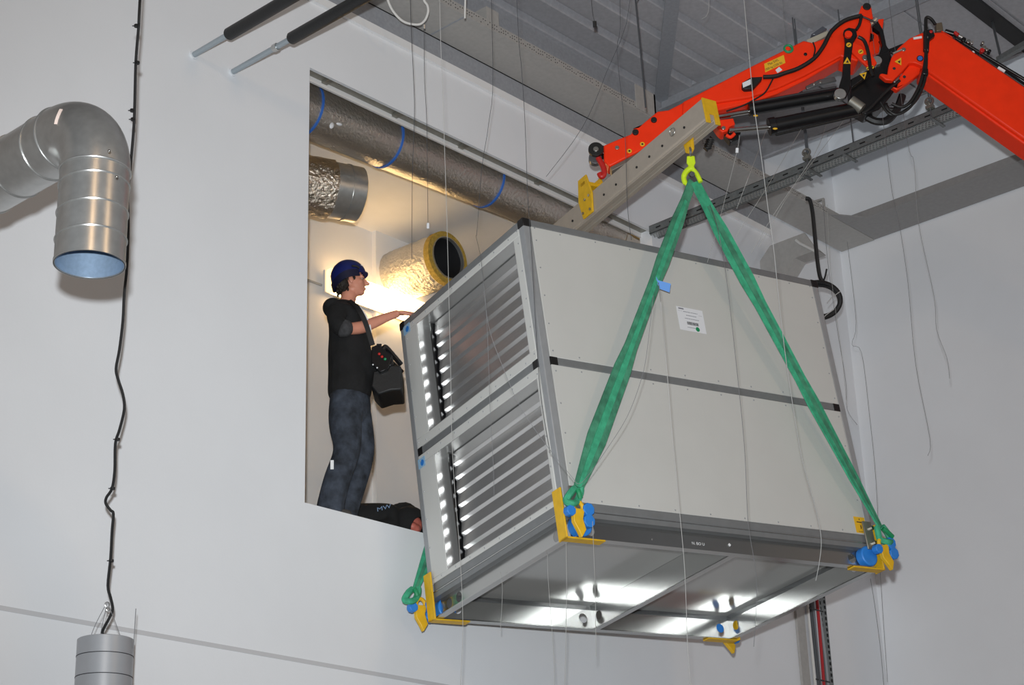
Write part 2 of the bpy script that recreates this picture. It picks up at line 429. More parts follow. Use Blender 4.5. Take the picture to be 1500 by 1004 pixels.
# ------------------------------------------------------------------ ducts in the plant room
ld = thing('insulated_duct', (9.3, 8.93, 8.30), 'long foil wrapped round duct with blue straps under the opening header', 'duct')
A, B = V((7.0, 9.06, 8.285)), V((11.25, 8.84, 8.325))
nseg = 110; R = 0.205
mb = MB(); o = 0; ns = 40
ax = (B - A).normalized(); u = V((0, 0, 1)); u = (u - ax * u.dot(ax)).normalized(); w2 = ax.cross(u)
for i in range(nseg + 1):
    p = A.lerp(B, i / nseg)
    for k in range(ns):
        c = 2 * math.pi * k / ns; r = R * (1 + random.uniform(-0.008, 0.008))
        mb.v.append(p + u * r * math.cos(c) + w2 * r * math.sin(c))
for i in range(nseg):
    for k in range(ns): mb.f.append((i * ns + k, i * ns + (k + 1) % ns, (i + 1) * ns + (k + 1) % ns, (i + 1) * ns + k))
mb.f.append(tuple(range(ns))); mb.f.append(tuple(nseg * ns + k for k in range(ns)))
mb.build('foil_wrap', FOIL, ld, ang=60)
for px, py in ((462, 128), (570, 195), (714, 265), (829, 305)):
    d = ray(px, py); # point of the axis nearest to this ray
    best = min(range(400), key=lambda i: ((A.lerp(B, i / 400) - CAM).cross(d)).length)
    c = A.lerp(B, best / 400)
    MB().pipe(c - ax * 0.009, c + ax * 0.009, R + 0.007, 0.01, 40).build('strap', BLUES, ld)
tag(MB().ell(PY(497, 182, 8.84), (0.03, 0, 0.005), (0, 0.012, 0), (0, 0, 0.012), 8, 6).ell(PY(486, 184, 8.84), (0.01, 0, 0.03), (0, 0.012, 0), (0.02, 0, 0), 8, 6).build('torn_foil', PAPER, ld), 'pale torn foil flap')
sp = PY(930, 338, 8.72)
tag(MB().ell(sp, (0.16, 0, -0.03), (0, 0.05, 0), (0, 0, 0.05), 14, 8, 0.12).build('insulation_scrap', CHIP), 'torn tan mineral wool scrap at the right end of the opening header', 'insulation')

sd_ = thing('duct_stub', (8.2, 9.6, 8.03), 'foil covered duct stub with galvanised collar at the left of the opening', 'duct')
ax2 = V((math.cos(math.radians(20)), -math.sin(math.radians(20)), 0)); E2 = V((8.80, 9.44, 8.06)); R2 = 0.235
S2 = E2 - ax2 * 2.6
def bumpy(mbx, a, b, R, jit, nseg, ns):
    ax = (b - a).normalized(); u = ax.orthogonal().normalized(); w2 = ax.cross(u); o = len(mbx.v)
    for i in range(nseg + 1):
        p = a.lerp(b, i / nseg)
        for k in range(ns):
            c = 2 * math.pi * k / ns; r = R * (1 + random.uniform(-jit, jit))
            mbx.v.append(p + u * r * math.cos(c) + w2 * r * math.sin(c))
    for i in range(nseg):
        for k in range(ns): mbx.f.append((o + i * ns + k, o + i * ns + (k + 1) % ns, o + (i + 1) * ns + (k + 1) % ns, o + (i + 1) * ns + k))
    mbx.f.append(tuple(o + k for k in range(ns)))
    return mbx
bumpy(MB(), S2, E2 - ax2 * 0.24, R2, 0.03, 40, 44).build('foil_wrap', FOILC, sd_, ang=70)
MB().pipe(E2 - ax2 * 0.30, E2, R2 - 0.012, 0.01).build('collar', GALV, sd_)
MB().pipe(E2 - ax2 * 0.115, E2 - ax2 * 0.10, R2 - 0.006, 0.008).build('collar_bead', GALV, sd_)

bd = thing('duct_stub', (10.45, 10.4, 8.27), 'open ended duct stub wrapped in foil with yellow wool edge on the back wall', 'duct')
E3 = PY(656, 378, 9.95); S3 = V((E3.x, YB - 0.02, E3.z + 0.02))
ax3 = (E3 - S3).normalized(); R3 = 0.235
bumpy(MB(), S3, E3 - ax3 * 0.04, R3, 0.02, 40, 44).build('foil_wrap', FOILS, bd, ang=70)
MB().pipe(E3 - ax3 * 0.06, E3 + ax3 * 0.0, R3 + 0.008, 0.05).build('wool_edge', WOOL, bd)
MB().pipe(E3 - ax3 * 0.5, E3 + ax3 * 0.012, R3 - 0.042, 0.008).build('inner_sleeve', GALV, bd)
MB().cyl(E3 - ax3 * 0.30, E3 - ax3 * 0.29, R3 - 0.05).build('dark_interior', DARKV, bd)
MB().pipe(E3 - ax3 * 0.288, E3 - ax3 * 0.02, R3 - 0.052, 0.004).build('bore_shade', M('bore_shade', (40, 40, 42), 0.5), bd)  # dark disc and sleeve paint the shade inside the open duct

# fluorescent fitting on the back wall
x0, x1 = PY(480, 412, YB - 0.1).x, PY(596, 440, YB - 0.1).x + 0.30
zt, zb = PY(541, 416, YB - 0.1).z, PY(531, 447, YB - 0.1).z
lf = thing('fluorescent_fitting', ((x0 + x1) / 2, YB - 0.03, (zt + zb) / 2), 'glowing warm fluorescent fitting on the back wall behind the helmeted man', 'lamp')
MB().box((x0 - 0.01, YB - 0.075, zb + 0.01), (x1, YB - 0.052, zt - 0.01)).build('back_plate', BOARD, lf)
MB().box((x0 + 0.06, YB - 0.15, zb), (x1 - 0.06, YB - 0.075, zt)).build('diffuser', TUBE, lf, bevel=0.02)
MB().box((x0, YB - 0.145, zb + 0.005), (x0 + 0.055, YB - 0.075, zt - 0.005)).build('end_cap', M('lit_end_cap', (255, 214, 150), 0.4, emit=2.0), lf, bevel=0.015)
MB().box((x1 - 0.055, YB - 0.145, zb + 0.005), (x1, YB - 0.075, zt - 0.005)).build('end_cap', BOARD, lf, bevel=0.015)
tag(MB().tube([V((5.65, YB - 0.02, PY(455, 412, YB).z + 0.0)), PY(455, 412, YB - 0.02), PY(471, 418, YB - 0.02)], 0.011, 8).build('conduit', STEEL), 'thin grey conduit on the back wall left of the glowing fitting', 'conduit')

# ------------------------------------------------------------------ spiral duct at the left
dz = thing('ventilation_duct', (3.74, 5.62, 4.69), 'galvanised spiral duct with elbow turned down at the far left', 'duct')
RD = 0.143
vb = PD(131, 388, 7.35); vx, vy = vb.x, vb.y
zel = 5.105; rb_ = 0.25
MB().pipe((vx, vy, vb.z), (vx, vy, zel - 0.0), RD, 0.004, 64).build('vertical_duct', GALV, dz)
MB().pipe((vx, vy, vb.z + 0.004), (vx, vy, zel - 0.0), RD - 0.0045, 0.002, 64).build('duct_lining', GALVI, dz)
MB().cyl((vx, vy, zel - 0.1), (vx, vy, zel - 0.09), RD - 0.007).build('dark_throat', GALVI, dz)
arc = [V((vx, vy + rb_ - rb_ * math.cos(t), zel + rb_ * math.sin(t))) for t in [math.pi / 2 * i / 18 for i in range(19)]]
MB().tube(arc, RD + 0.002, 56, False).build('elbow', GALV, dz, ang=60)
hz = zel + rb_
MB().tube([V((vx, vy + rb_, hz)), V((vx, YW - 0.003, hz))], RD, 56, False).build('horizontal_duct', GALV, dz, ang=60)
MB().ring((vx, vy, zel), (0, 0, 1), RD + 0.002, 0.0055, 56, 8).build('seam', GALV, dz)
MB().ring((vx, vy + rb_, hz), (0, 1, 0), RD + 0.002, 0.0055, 56, 8).build('seam', GALV, dz)
for z in (zel - 0.07, zel - 0.195, zel - 0.315): 
    MB().ring((vx, vy, z), (0.0, 0.06, 1), RD + 0.002, 0.0035, 56, 6).build('seam', GALV, dz)
for yv in (0.11, 0.34, 0.56, 0.8, 1.05, 1.3, 1.6, 1.9, 2.2):
    MB().ring((vx, vy + rb_ + yv, hz), (0.0, 1, 0.06), RD + 0.002, 0.0035, 56, 6).build('seam', GALV, dz)
MB().pipe((vx, vy, vb.z), (vx, vy, vb.z + 0.012), RD + 0.003, 0.006, 64).build('rim', GALV, dz)
tg = PD(87, 171, 7.36) ; 
el_c = V((vx, vy + rb_ * 0.45, zel + rb_ * 0.75)); tgd = ray(87, 172).normalized()
# paper tag on the elbow skin: walk the ray until it meets the torus
def torus_hit(px, py):
    d = ray(px, py).normalized(); t = 6.0
    while t < 9:
        p = CAM + d * t
        q = V((0, p.y - (vy + rb_), p.z - zel)); q = q.normalized() * rb_ if q.length > 1e-6 else q
        c = V((vx, vy + rb_ + q.y, zel + q.z))
        if (p - c).length < RD + 0.005: return p - d * 0.002
        t += 0.002
    return CAM + d * 7.3
MB().ribbon([torus_hit(*q) for q in ((89.5, 160), (87, 165), (84.5, 171), (82.5, 177), (81.5, 182))], rx, 0.013, 0.002).build('paper_tag', M('pale_tape', (226, 206, 196), 0.6), dz)
for q in ((160, 221), (171, 259)):
    p = PD(*q, 7.35 - RD * 0.9)
    MB().ell(p, rx * 0.006, ry * 0.006, rz * 0.006, 8, 6).build('rivet', BOLT, dz)

# two insulated pipes coming out of the wall
for (px, py), lab, ins0, sh in (((283, 81), 'black insulated pipe stub high on the wall, the left one', 0.115, 0), ((340, 106), 'black insulated pipe with a brass union high on the wall, right one', 0.215, 1)):
    a = PY(px, py, YW); d = V((0, -1, 0))
    t = thing('insulated_pipe', a, lab, 'pipe', 'black pipes at the top left')
    MB().cyl(a + d * 0.001, a + d * 2.2, 0.020, n=16).build('steel_pipe', M('zinc_pipe', (168, 178, 184), 0.35, 0.6), t)
    MB().cyl(a + d * 0.001, a + d * 0.012, 0.03, n=16).build('wall_collar', WHITE, t)
    q = PY(331, 45, YW) if not sh else PY(424, 52, YW)
    ys = 0.275 if not sh else 0.46
    best = min([i * 0.01 for i in range(5, 120)], key=lambda s_: ((a + d * s_ - CAM).cross(ray(*((333, 49) if not sh else (425, 55))))).length)
    MB().tube([a + d * best, a + d * (best + 0.01), a + d * 2.2], [0.036, 0.042, 0.042], 20).build('foam_sleeve', BLACK, t)
    if sh:
        b2 = min([i * 0.01 for i in range(5, 120)], key=lambda s_: ((a + d * s_ - CAM).cross(ray(401, 66))).length)
        MB().cyl(a + d * (b2 - 0.02), a + d * (b2 + 0.02), 0.027, n=8).build('union', GALV, t)

# pendant lamp and its cable
LD = 9.28
pt = PD(155, 938, LD); lr = 0.144
pl = thing('pendant_lamp', (pt.x, pt.y, pt.z - 0.62), 'grey cylinder pendant lamp hanging at the bottom left', 'lamp')
MB().tube([V((pt.x, pt.y, pt.z - h)) for h in (0.62, 0.003, 0.0)], [lr, lr, lr - 0.004], 56).build('housing', LAMPC, pl)
for h in (0.088, 0.195, 0.302, 0.41):
    MB().pipe((pt.x, pt.y, pt.z - h), (pt.x, pt.y, pt.z - h - 0.004), lr + 0.0012, 0.003, 56).build('groove', INK, pl)
MB().cyl((pt.x, pt.y, pt.z), (pt.x, pt.y, pt.z + 0.02), 0.02, n=12).build('cable_gland', BLACK, pl)
cab = [(150, 932), (150, 926), (160, 906), (165, 893), (162, 876), (158, 858), (162, 818), (164, 780), (166, 753), (162, 748), (155, 738), (156, 729), (164, 716), (168, 690), (169, 650), (175, 630), (182, 600), (180, 578), (173, 556), (170, 540), (175, 512), (180, 470), (182, 430), (186, 390), (188, 330), (187, 285), (190, 255), (195, 200), (197, 165), (199, 90), (203, 40), (205, 0)]
pts = [PD(x, y, LD + (0.02 if y < 900 else 0)) for x, y in cab]
pts[0] = V((pt.x, pt.y, pt.z + 0.015))
pts += [pts[-1] + V((0.005, 0.0, 1.0)), V((pts[-1].x + 0.01, pts[-1].y, ZD - 0.002))]
lc = thing('lamp_cable', pts[0], 'wavy black lamp cable hanging down the left wall to the pendant lamp', 'cable')
MB().tube(smooth_path(pts, 4), 0.0075, 8).build('sheath', BLACK, lc)
for x, y in ((200, 38), (201, 92), (194, 162), (195, 175), (190, 230), (172, 644), (165, 716), (163, 822)):
    p = PD(x, y, LD + 0.02)
    MB().cyl(p - V((0, 0, .006)), p + V((0, 0, .006)), 0.013, n=10).cyl(p, p - rx * 0.022, 0.003, n=5).build('cable_tie', BLACK, lc)
wn = 0
for a, m_, b in (((131, 938), (140, 915), (156, 884)), ((178, 938), (170, 915), (158, 884)), ((146, 936), (150, 915), (157, 884))):
    tag(MB().tube(smooth_path([PD(*q, LD) for q in (a, m_, b)]), 0.0018, 5).build('suspension_wire', WIREG, pl), None)
tag(MB().tube([PD(194, 958, LD - .03), PD(196, 940, LD - .03), PD(199, 892, LD - .03)], 0.0022, 5).build('suspension_wire', WIREG, pl), None)
MB().ring(PD(157, 886, LD), rz, 0.012, 0.003, 16, 5).ring(PD(158, 893, LD), rz, 0.008, 0.003, 16, 5).build('wire_clip', GALV, pl)

# ================================================================== AIR HANDLING UNIT (hanging box), local axes: a = length, b = depth, c = up
BO = V((7.9228, 6.6898, 4.6834))
BM = Matrix(((0.969, 0.2464, -0.0152), (-0.2432, 0.9633, 0.1132), (0.0425, -0.106, 0.9935)))
ba, bb, bc = BM.col[0].normalized(), BM.col[1].normalized(), BM.col[2].normalized()
BL, BDp, BH = 2.553, 1.589, 2.0
def BW(a, b, c): return BO + ba * a + bb * b + bc * c
def BF(px, py, b):
    """local coordinates of a pixel on the plane b = const"""
    p = onpl(px, py, BO + bb * b, bb) - BO
    return V((p.dot(ba), p.dot(bb), p.dot(bc)))
hu = thing('air_handling_unit', BO, 'large grey-white box with louvred end hanging from green slings', 'air handling unit', mat3=Matrix((ba, bb, bc)).transposed())
def L(): return MB()
PT = 0.055
def part(mb, name, mt, bevel=0.0, parent=hu, **k): return mb.build(name, mt, parent, bevel=bevel, local=True, **k)
# frame profiles
for (a, b) in ((0, 0), (BL - PT, 0), (0, BDp - PT), (BL - PT, BDp - PT)):
    part(L().box((a, b, 0.0), (a + PT, b + PT, BH - 0.05)), 'corner_post', PROFL, 0.006)
for z0, z1 in ((0.0, 0.05), (0.965, 1.015), (BH - 0.05, BH)):
    part(L().box((PT, 0.0, z0), (BL - PT, 0.05, z1)), 'rail', PROF, 0.004)
    part(L().box((PT, BDp - 0.05, z0), (BL - PT, BDp, z1)), 'rail', PROF, 0.004)
    part(L().box((0.0, PT, z0), (0.05, BDp - PT, z1)), 'rail', PROF, 0.004)
    part(L().box((BL - 0.05, PT, z0), (BL, BDp - PT, z1)), 'rail', PROF, 0.004)
for (a, b) in ((-0.004, -0.004), (BL - 0.061, -0.004), (-0.004, BDp - 0.061), (BL - 0.061, BDp - 0.061)):
    part(L().box((a, b, BH - 0.055), (a + 0.065, b + 0.065, BH + 0.004)), 'corner_cap', BLACK, 0.006)
    for z in (0.963,):
        mb = L()
        s = 1 if a < 1 else -1; t = 1 if b < 0.5 else -1
        ca, cb = (0 if s > 0 else BL), (0 if t > 0 else BDp)
        mb.box((ca + s * PT, cb - t * 0.003, z), (ca + s * 0.11, cb + t * 0.05, z + 0.054)).box((ca - s * 0.003, cb + t * PT, z), (ca + s * 0.05, cb + t * 0.11, z + 0.054))
        part(mb, 'joint_cap', BLACK)
# panels on the long sides, the far end and the roof
for z0, z1 in ((0.052, 0.963), (1.017, BH - 0.052)):
    part(L().box((PT + 0.003, -0.002, z0), (BL - PT - 0.003, 0.045, z1)), 'side_panel', PANEL, 0.003)
    part(L().box((PT + 0.003, BDp - 0.045, z0), (BL - PT - 0.003, BDp + 0.002, z1)), 'side_panel', PANEL, 0.003)
    part(L().box((BL - 0.045, PT + 0.003, z0), (BL + 0.002, BDp - PT - 0.003, z1)), 'end_panel', PANEL, 0.003)
part(L().box((0.05, 0.05, BH - 0.03), (BL - 0.05, BDp - 0.05, BH - 0.002)), 'roof_panel', PANEL)
# louvred end: two face panels, each with a recessed damper of eight blades
blade = None
for ci, (b0, b1, c0, c1) in enumerate(((0.125, 1.37, 1.085, 1.90), (0.09, 1.34, 0.085, 0.90))):
    z0, z1 = ((1.017, BH - 0.052), (0.052, 0.963))[ci]
    y0, y1 = PT + 0.003, BDp - PT - 0.003
    f = part(L().box((-0.002, y0, z0), (0.03, y1, c0)).box((-0.002, y0, c1), (0.03, y1, z1)).box((-0.002, y0, c0), (0.03, b0, c1)).box((-0.002, b1, c0), (0.03, y1, c1)),
             'louvre_panel', PANELF, 0.003)
    dpt = 0.12
    fr = part(L().box((0.0, b1 - 0.004, c0), (dpt + 0.06, b1, c1)).box((0.0, b0, c0), (dpt + 0.06, b0 + 0.004, c1)).box((0.0, b0, c0), (dpt + 0.06, b1, c0 + 0.004)).box((0.0, b0, c1 - 0.004), (dpt + 0.06, b1, c1)),
              'damper_frame', M('damper_frame_aluminium', (212, 212, 210), 0.27, 0.75))
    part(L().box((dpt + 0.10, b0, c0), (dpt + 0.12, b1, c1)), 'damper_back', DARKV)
    part(L().box((0.075, b1 - 0.06, c0 + 0.01), (0.12, b1 - 0.045, c1 - 0.01)), 'linkage', BLKM)  # black bar paints in the shadow gap around the linkage at the blade ends
    nb_ = 8; pitch = (c1 - c0 - 0.03) / nb_
    for k in range(nb_):
        zc_ = c0 + 0.015 + pitch * (k + 0.5)
        th = math.radians(22)
        hv = V((math.sin(th), 0, -math.cos(th)))     # towards the lower, inner edge
        nv = V((-math.cos(th), 0, -math.sin(th)))
        if blade is None:
            mb = L(); h = pitch * 0.53
            prof_ = [V((x_, 0, z_)) for x_, z_ in ((0.010, h), (-0.004, -0.52 * h), (-0.0035, -0.56 * h), (0.013, -h), (0.018, -h), (0.004, -0.5 * h), (0.014, h))]
            mb.prism([V((0, -1.0, 0)) + q for q in prof_], (0, 1.0, 0))
            bmh = mb
        if k == 0 and ci == 0:
            pass
        o = ins('damper_blade', fr, blade) if blade else None
        if o is None:
            o = part(bmh, 'damper_blade', BLADE, parent=fr, ang=8); blade = o.data
        o.location = (0.095, b1 - 0.075, zc_); o.scale = (1, (b1 - b0 - 0.085), 1)
# base frame of C channels, cross beam, underside sheets
CH, FW, TH = 0.135, 0.055, 0.006
def channel(a0, a1, y, s):       # along a, open towards -s
    m = L(); m.box((a0, y, -CH - 0.045), (a1, y + s * TH, -0.0)); 
    m.box((a0, y, -CH - 0.045), (a1, y - s * FW, -CH - 0.037)); m.box((a0, y, -0.048), (a1, y - s * FW, -0.04))
    return m
e = 0.05
part(L().box((0, 0, -0.045), (BL, 0.05, -0.0005)), 'base_rail', PROF)
part(L().box((0, BDp - 0.05, -0.045), (BL, BDp, -0.0005)), 'base_rail', PROF)
part(L().box((0, 0.05, -0.045), (0.05, BDp - 0.05, -0.0005)), 'base_rail', PROF)
part(L().box((BL - 0.05, 0.05, -0.045), (BL, BDp - 0.05, -0.0005)), 'base_rail', PROF)
def web_with_holes(p0, du, length, dn, holes):
    """vertical web starting at p0 (bottom), along du, with round holes [(dist, height, r)] as a bmesh plate"""
    bm = bmesh.new(); H = CH + 0.04; N = 20
    outer = [V((0, 0)), V((length, 0)), V((length, H)), V((0, H))]
    def P3(q, d): return V(p0) + V(du) * q[0] + V((0, 0, 1)) * q[1] + V(dn) * d
    rings = []
    edges = []
    vs = [bm.verts.new(P3(q, 0)) for q in outer]
    es = [bm.edges.new((vs[i], vs[(i + 1) % 4])) for i in range(4)]
    for (x, z, r) in holes:
        hv_ = [bm.verts.new(P3((x + r * math.cos(2 * math.pi * k / N), z + r * math.sin(2 * math.pi * k / N)), 0)) for k in range(N)]
        es += [bm.edges.new((hv_[k], hv_[(k + 1) % N])) for k in range(N)]
    bmesh.ops.triangle_fill(bm, edges=es, use_beauty=True)
    me = bpy.data.meshes.new('t'); bm.to_mesh(me); bm.free()
    m = L(); o = len(m.v); m.v += [v.co.copy() for v in me.vertices]; m.f += [tuple(p.vertices) for p in me.polygons]
    bpy.data.meshes.remove(me)
    return m
hw = 0.055
zb_ = -CH - 0.045
def chan(p0, du, length, out, holes):
    m = web_with_holes(p0, du, length, out, holes)
    o_ = V(out) * FW
    m.frame(V(p0), V(du) * length, o_, (0, 0, 0.008))
    m.frame(V(p0) + V((0, 0, CH + 0.033)), V(du) * length, o_, (0, 0, 0.005))
    return m
HR = 0.034
hs = [(0.15, 0.075, HR), (BL - 0.1 - 0.15, 0.075, HR)]
part(chan((e, e, zb_), (1, 0, 0), BL - 2 * e, (0, -1, 0), [(0.15, .075, HR), (BL - 2 * e - 0.15, .075, HR), (0.62, 0.06, 0.006)]), 'base_channel', BASEM, ang=0)
part(chan((e, BDp - e, zb_), (1, 0, 0), BL - 2 * e, (0, 1, 0), [(0.12, .075, HR), (1.145, .075, HR), (BL - 2 * e - 0.08, .075, HR)]), 'base_channel', BASEM, ang=0)
part(chan((e, e, zb_), (0, 1, 0), BDp - 2 * e, (-1, 0, 0), [(0.14, .075, HR), (BDp - 2 * e - 0.1, .075, HR), (BDp - 2 * e - 0.22, .075, HR)]), 'base_channel', BASEM, ang=0)
part(chan((BL - e, e, zb_), (0, 1, 0), BDp - 2 * e, (1, 0, 0), [(0.14, .075, HR), (BDp - 2 * e - 0.085, .075, HR)]), 'base_channel', BASEM, ang=0)
part(chan((1.27, e, zb_), (0, 1, 0), BDp - 2 * e, (1, 0, 0), [(BDp - 2 * e - 0.085, .075, HR), (0.085, .075, HR)]), 'cross_beam', BASEM, ang=0)
part(L().box((e + .002, e + .002, -0.012), (1.268, BDp - e - .002, -0.008)), 'underside_sheet', UNDER)
part(L().box((1.272, e + .002, -0.012), (BL - e - .002, BDp - e - .002, -0.008)), 'underside_sheet', UNDER)
# corner lifting plates: yellow edge guards, steel lug with bolts, blue pad
for i, (ca, cb, s, t) in enumerate(((0, 0, 1, 1), (BL, 0, -1, 1), (0, BDp, 1, -1), (BL, BDp, -1, -1))):
    lo = zb_ - 0.012
    g = L()
    g.box((ca - s * 0.026, cb - t * 0.012, lo), (ca - s * 0.014, cb + t * 0.075, 0.13))
    g.box((ca - s * 0.026, cb - t * 0.012, lo), (ca + s * 0.26, cb + t * 0.055, lo + 0.011))
    part(g, 'corner_guard', YEL, 0.003)
    part(L().box((ca + s * 0.03, cb - t * 0.03, -0.06), (ca + s * 0.11, cb - t * 0.018, 0.14)), 'lifting_lug', GALVD, 0.004)
    m = L()
    for q in (0.09, -0.015):
        m.cyl((ca + s * 0.045, cb - t * 0.05, q), (ca + s * 0.045, cb - t * 0.018, q), 0.014, n=6)
    part(m, 'lug_bolt', BOLT)
    part(L().cyl((ca + s * 0.10, cb + t * 0.045, zb_ + 0.078), (ca + s * 0.10, cb - t * 0.02, zb_ + 0.078), 0.07, n=28), 'blue_pad', BLUE, 0.008)
# label, stickers, rivets and painted marks
lb = L(); q = [BF(*p_, 0) for p_ in ((990, 449), (1028, 456), (1035, 488), (997, 483))]
lw, lh = 0.225, 0.175
lo_ = V((1.168, -0.0025, 1.385))
lab = part(L().box(lo_, lo_ + V((lw, -0.0012, lh))), 'paper_label', PAPER)
m = L()
for (u0, v0, u1, v1) in ((0.07, .895, .27, .955),):
    m.box(lo_ + V((u0 * lw, -0.0014, v0 * lh)), lo_ + V((u1 * lw, -0.0018, v1 * lh)))
for (u0, u1, v, h) in ((.24, .78, .80, .028), (.33, .72, .655, .028), (.25, .80, .515, .028), (.30, .60, .14, .026), (.05, .2, .82, .01), (.8, .97, .74, .01)):
    x_ = u0
    while x_ < u1:
        x2 = min(u1, x_ + random.uniform(.012, .05)); m.box(lo_ + V((x_ * lw, -0.0014, v * lh)), lo_ + V((x2 * lw, -0.0018, (v + h) * lh))); x_ = x2 + 0.012
part(m, 'printed_lines', INKG, parent=lab)
m = L(); x_ = .31
while x_ < .74:
    x2 = x_ + random.uniform(.006, .018); m.box(lo_ + V((x_ * lw, -0.0014, .27 * lh)), lo_ + V((x2 * lw, -0.0018, .40 * lh))); x_ = x2 + random.uniform(.005, .012)
part(m, 'bar_code', INK, parent=lab)
part(L().cyl(lo_ + V((.68 * lw, -0.0012, .13 * lh)), lo_ + V((.68 * lw, -0.002, .13 * lh)), .075 * lw, n=28), 'green_dot', GREENP, parent=lab)
so = V((2.395, -0.0025, 0.062))
stk = part(L().box(so, so + V((0.10, -0.001, 0.115))), 'warning_sticker', YELS)
m = L().box(so + V((.02, -.0012, .074)), so + V((.08, -.0016, .081))).box(so + V((.046, -.0012, .092)), so + V((.052, -.0016, .104))).box(so + V((.047, -.0012, .03)), so + V((.055, -.0016, .056))).box(so + V((.02, -.0012, .008)), so + V((.06, -.0016, .011)))
part(m, 'printed_lines', INK, parent=stk)
for (b, z) in ((1.50, 1.885), (1.50, 0.87)):
    s_ = part(L().box((-0.0035, b - 0.045, z), (-0.0025, b + 0.045, z + 0.07)), 'blue_sticker', M('pale_sticker', (150, 190, 220), 0.5))
    part(L().cyl((-0.0035, b - 0.008, z + 0.032), (-0.0042, b - 0.008, z + 0.032), 0.022, n=14), 'blue_mark', BLUE, parent=s_)
m = L()
def riv(p, n_): m.cyl(p, V(p) + V(n_) * 0.004, 0.006, 0.004, n=8)
for z in (0.09, 0.3, 0.5, 0.7, 0.92, 1.06, 1.25, 1.45, 1.65, 1.85, 1.94):
    riv((-0.002, 0.075, z), (-1, 0, 0)); riv((-0.002, BDp - 0.075, z), (-1, 0, 0))
    riv((0.085, -0.002, z), (0, -1, 0)); riv((BL - 0.085, -0.002, z), (0, -1, 0))
for k in range(1, 9):
    for z in (0.07, 0.94, 1.04, 1.93):
        riv((k * BL / 9, -0.002, z), (0, -1, 0)); riv((-0.002, k * BDp / 9, z), (-1, 0, 0))
part(m, 'panel_screws', PROFL, kind='stuff')
# white paint marks on the near base channel
INV2 = INV[hu.name]
def local_text(body, lo, xd, yd, size, mt, width=None, parent=hu):
    k = INV.pop(parent.name); o = text(body, lo, xd, yd, size, mt, parent, width=width); INV[parent.name] = k; INV[o.name] = k; return o
local_text('N. BO U', V((0.985, e - 0.0005, zb_ + 0.055)), (1, 0, 0), (0, 0, 1), 0.026, LITER, 0.10)
part(L().frame((1.29, e - 0.003, zb_ + 0.065), (0.012, 0, 0.012), (-0.012, 0, 0.012), (0, -0.002, 0)), 'white_mark', LITER)

# ================================================================== SPREADER BEAM, LIFTING GEAR, SLINGS
SA = 1.285
sb0, sb1 = -0.57, 2.17
sw, sh = 0.115, 0.185
c_bot = 2.69
sp = thing('spreader_beam', BW(SA, 0.8, c_bot), 'grey aluminium spreader beam with yellow end plate hanging under the orange jib', 'beam', mat3=Matrix((ba, bb, bc)).transposed())
off = V((SA, 0.8, c_bot))
def SLc(a, b, c): return V((a - SA, b - 0.8, c - c_bot))
m = MB(); a0, a1 = -sw / 2, sw / 2; l0, l1 = sb0 - 0.8 + 0.004, sb1 - 0.8 - 0.004
prof_ = [(a0, sh), (a0, 0.03), (a0 + 0.008, 0.026), (a0 + 0.008, 0.012), (a0, 0.008), (a0, 0.0), (-0.018, 0.0), (-0.018, 0.03), (0.018, 0.03), (0.018, 0.0), (a1, 0.0), (a1, sh)]
m.prism([V((x, l0, z)) for x, z in prof_], (0, l1 - l0, 0))
m.build('beam_profile', ALU, sp, local=True, bevel=0.003)
for y in (l0 - 0.012, l1):
    m = MB(); m.box((a0 - 0.004, y, 0.07), (a1 + 0.004, y + 0.012, sh + 0.004)).box((a0 - 0.004, y, -0.004), (-0.022, y + 0.012, 0.07)).box((0.022, y, -0.004), (a1 + 0.004, y + 0.012, 0.07))
    m.build('end_plate', YEL, sp, local=True, bevel=0.002)
m = MB()
for y in (-1.15, -0.9, -0.75, -0.6, -0.35, -0.2, 0.2, 0.5, 0.9):
    m.cyl((a0 - 0.006, y, 0.085), (a0, y, 0.085), 0.009, n=8)
m.build('side_bolts', BLACK, sp, local=True, kind='stuff')
# middle suspension bracket (yellow) and lug at the near end
m = MB(); m.prism([V((a0 - 0.016, y, z)) for y, z in ((-0.06, 0.02), (0.06, 0.02), (0.085, 0.17), (0.05, 0.34), (-0.05, 0.34), (-0.085, 0.17))], (0.014, 0, 0))
m.prism([V((a1 + 0.002, y, z)) for y, z in ((-0.06, 0.02), (0.06, 0.02), (0.085, 0.17), (0.05, 0.34), (-0.05, 0.34), (-0.085, 0.17))], (0.014, 0, 0))
m.box((a0 - 0.016, -0.03, 0.27), (a1 + 0.016, 0.03, 0.30))
m.build('suspension_bracket', YEL, sp, local=True, bevel=0.003)
m = MB()
for y, z in ((-0.04, 0.05), (0.045, 0.06), (0.0, 0.15), (-0.05, 0.16)): m.cyl((a0 - 0.024, y, z), (a0 - 0.014, y, z), 0.011, n=6)
m.build('bracket_bolts', BOLT, sp, local=True, kind='stuff')
yl = -0.3 - 0.8
for yy_ in (yl, 1.9 - 0.8):
    m = MB(); m.prism([V((-0.012, yy_ - 0.05 + 0.0, 0.035)), V((-0.012, yy_ + 0.045, 0.035)), V((-0.012, yy_ + 0.035, -0.06)), V((-0.012, yy_ + 0.0, -0.085)), V((-0.012, yy_ - 0.035, -0.06))], (0.024, 0, 0))
    m.build('sling_lug', YEL, sp, local=True, bevel=0.003)
local_text('KG', V((a0 - 0.0005, 1.10, 0.045)), (0, -1, 0), (0, 0, 1), 0.075, INK, 0.10, parent=sp)
m = MB(); m.ring((a0 - 0.008, -1.03, 0.12), (1, 0, 0), 0.028, 0.004, 20, 6); m.cyl((a0 - 0.01, -1.03, 0.11), (a0, -1.03, 0.11), 0.012, n=10)
m.build('pin_ring', BOLT, sp, local=True)
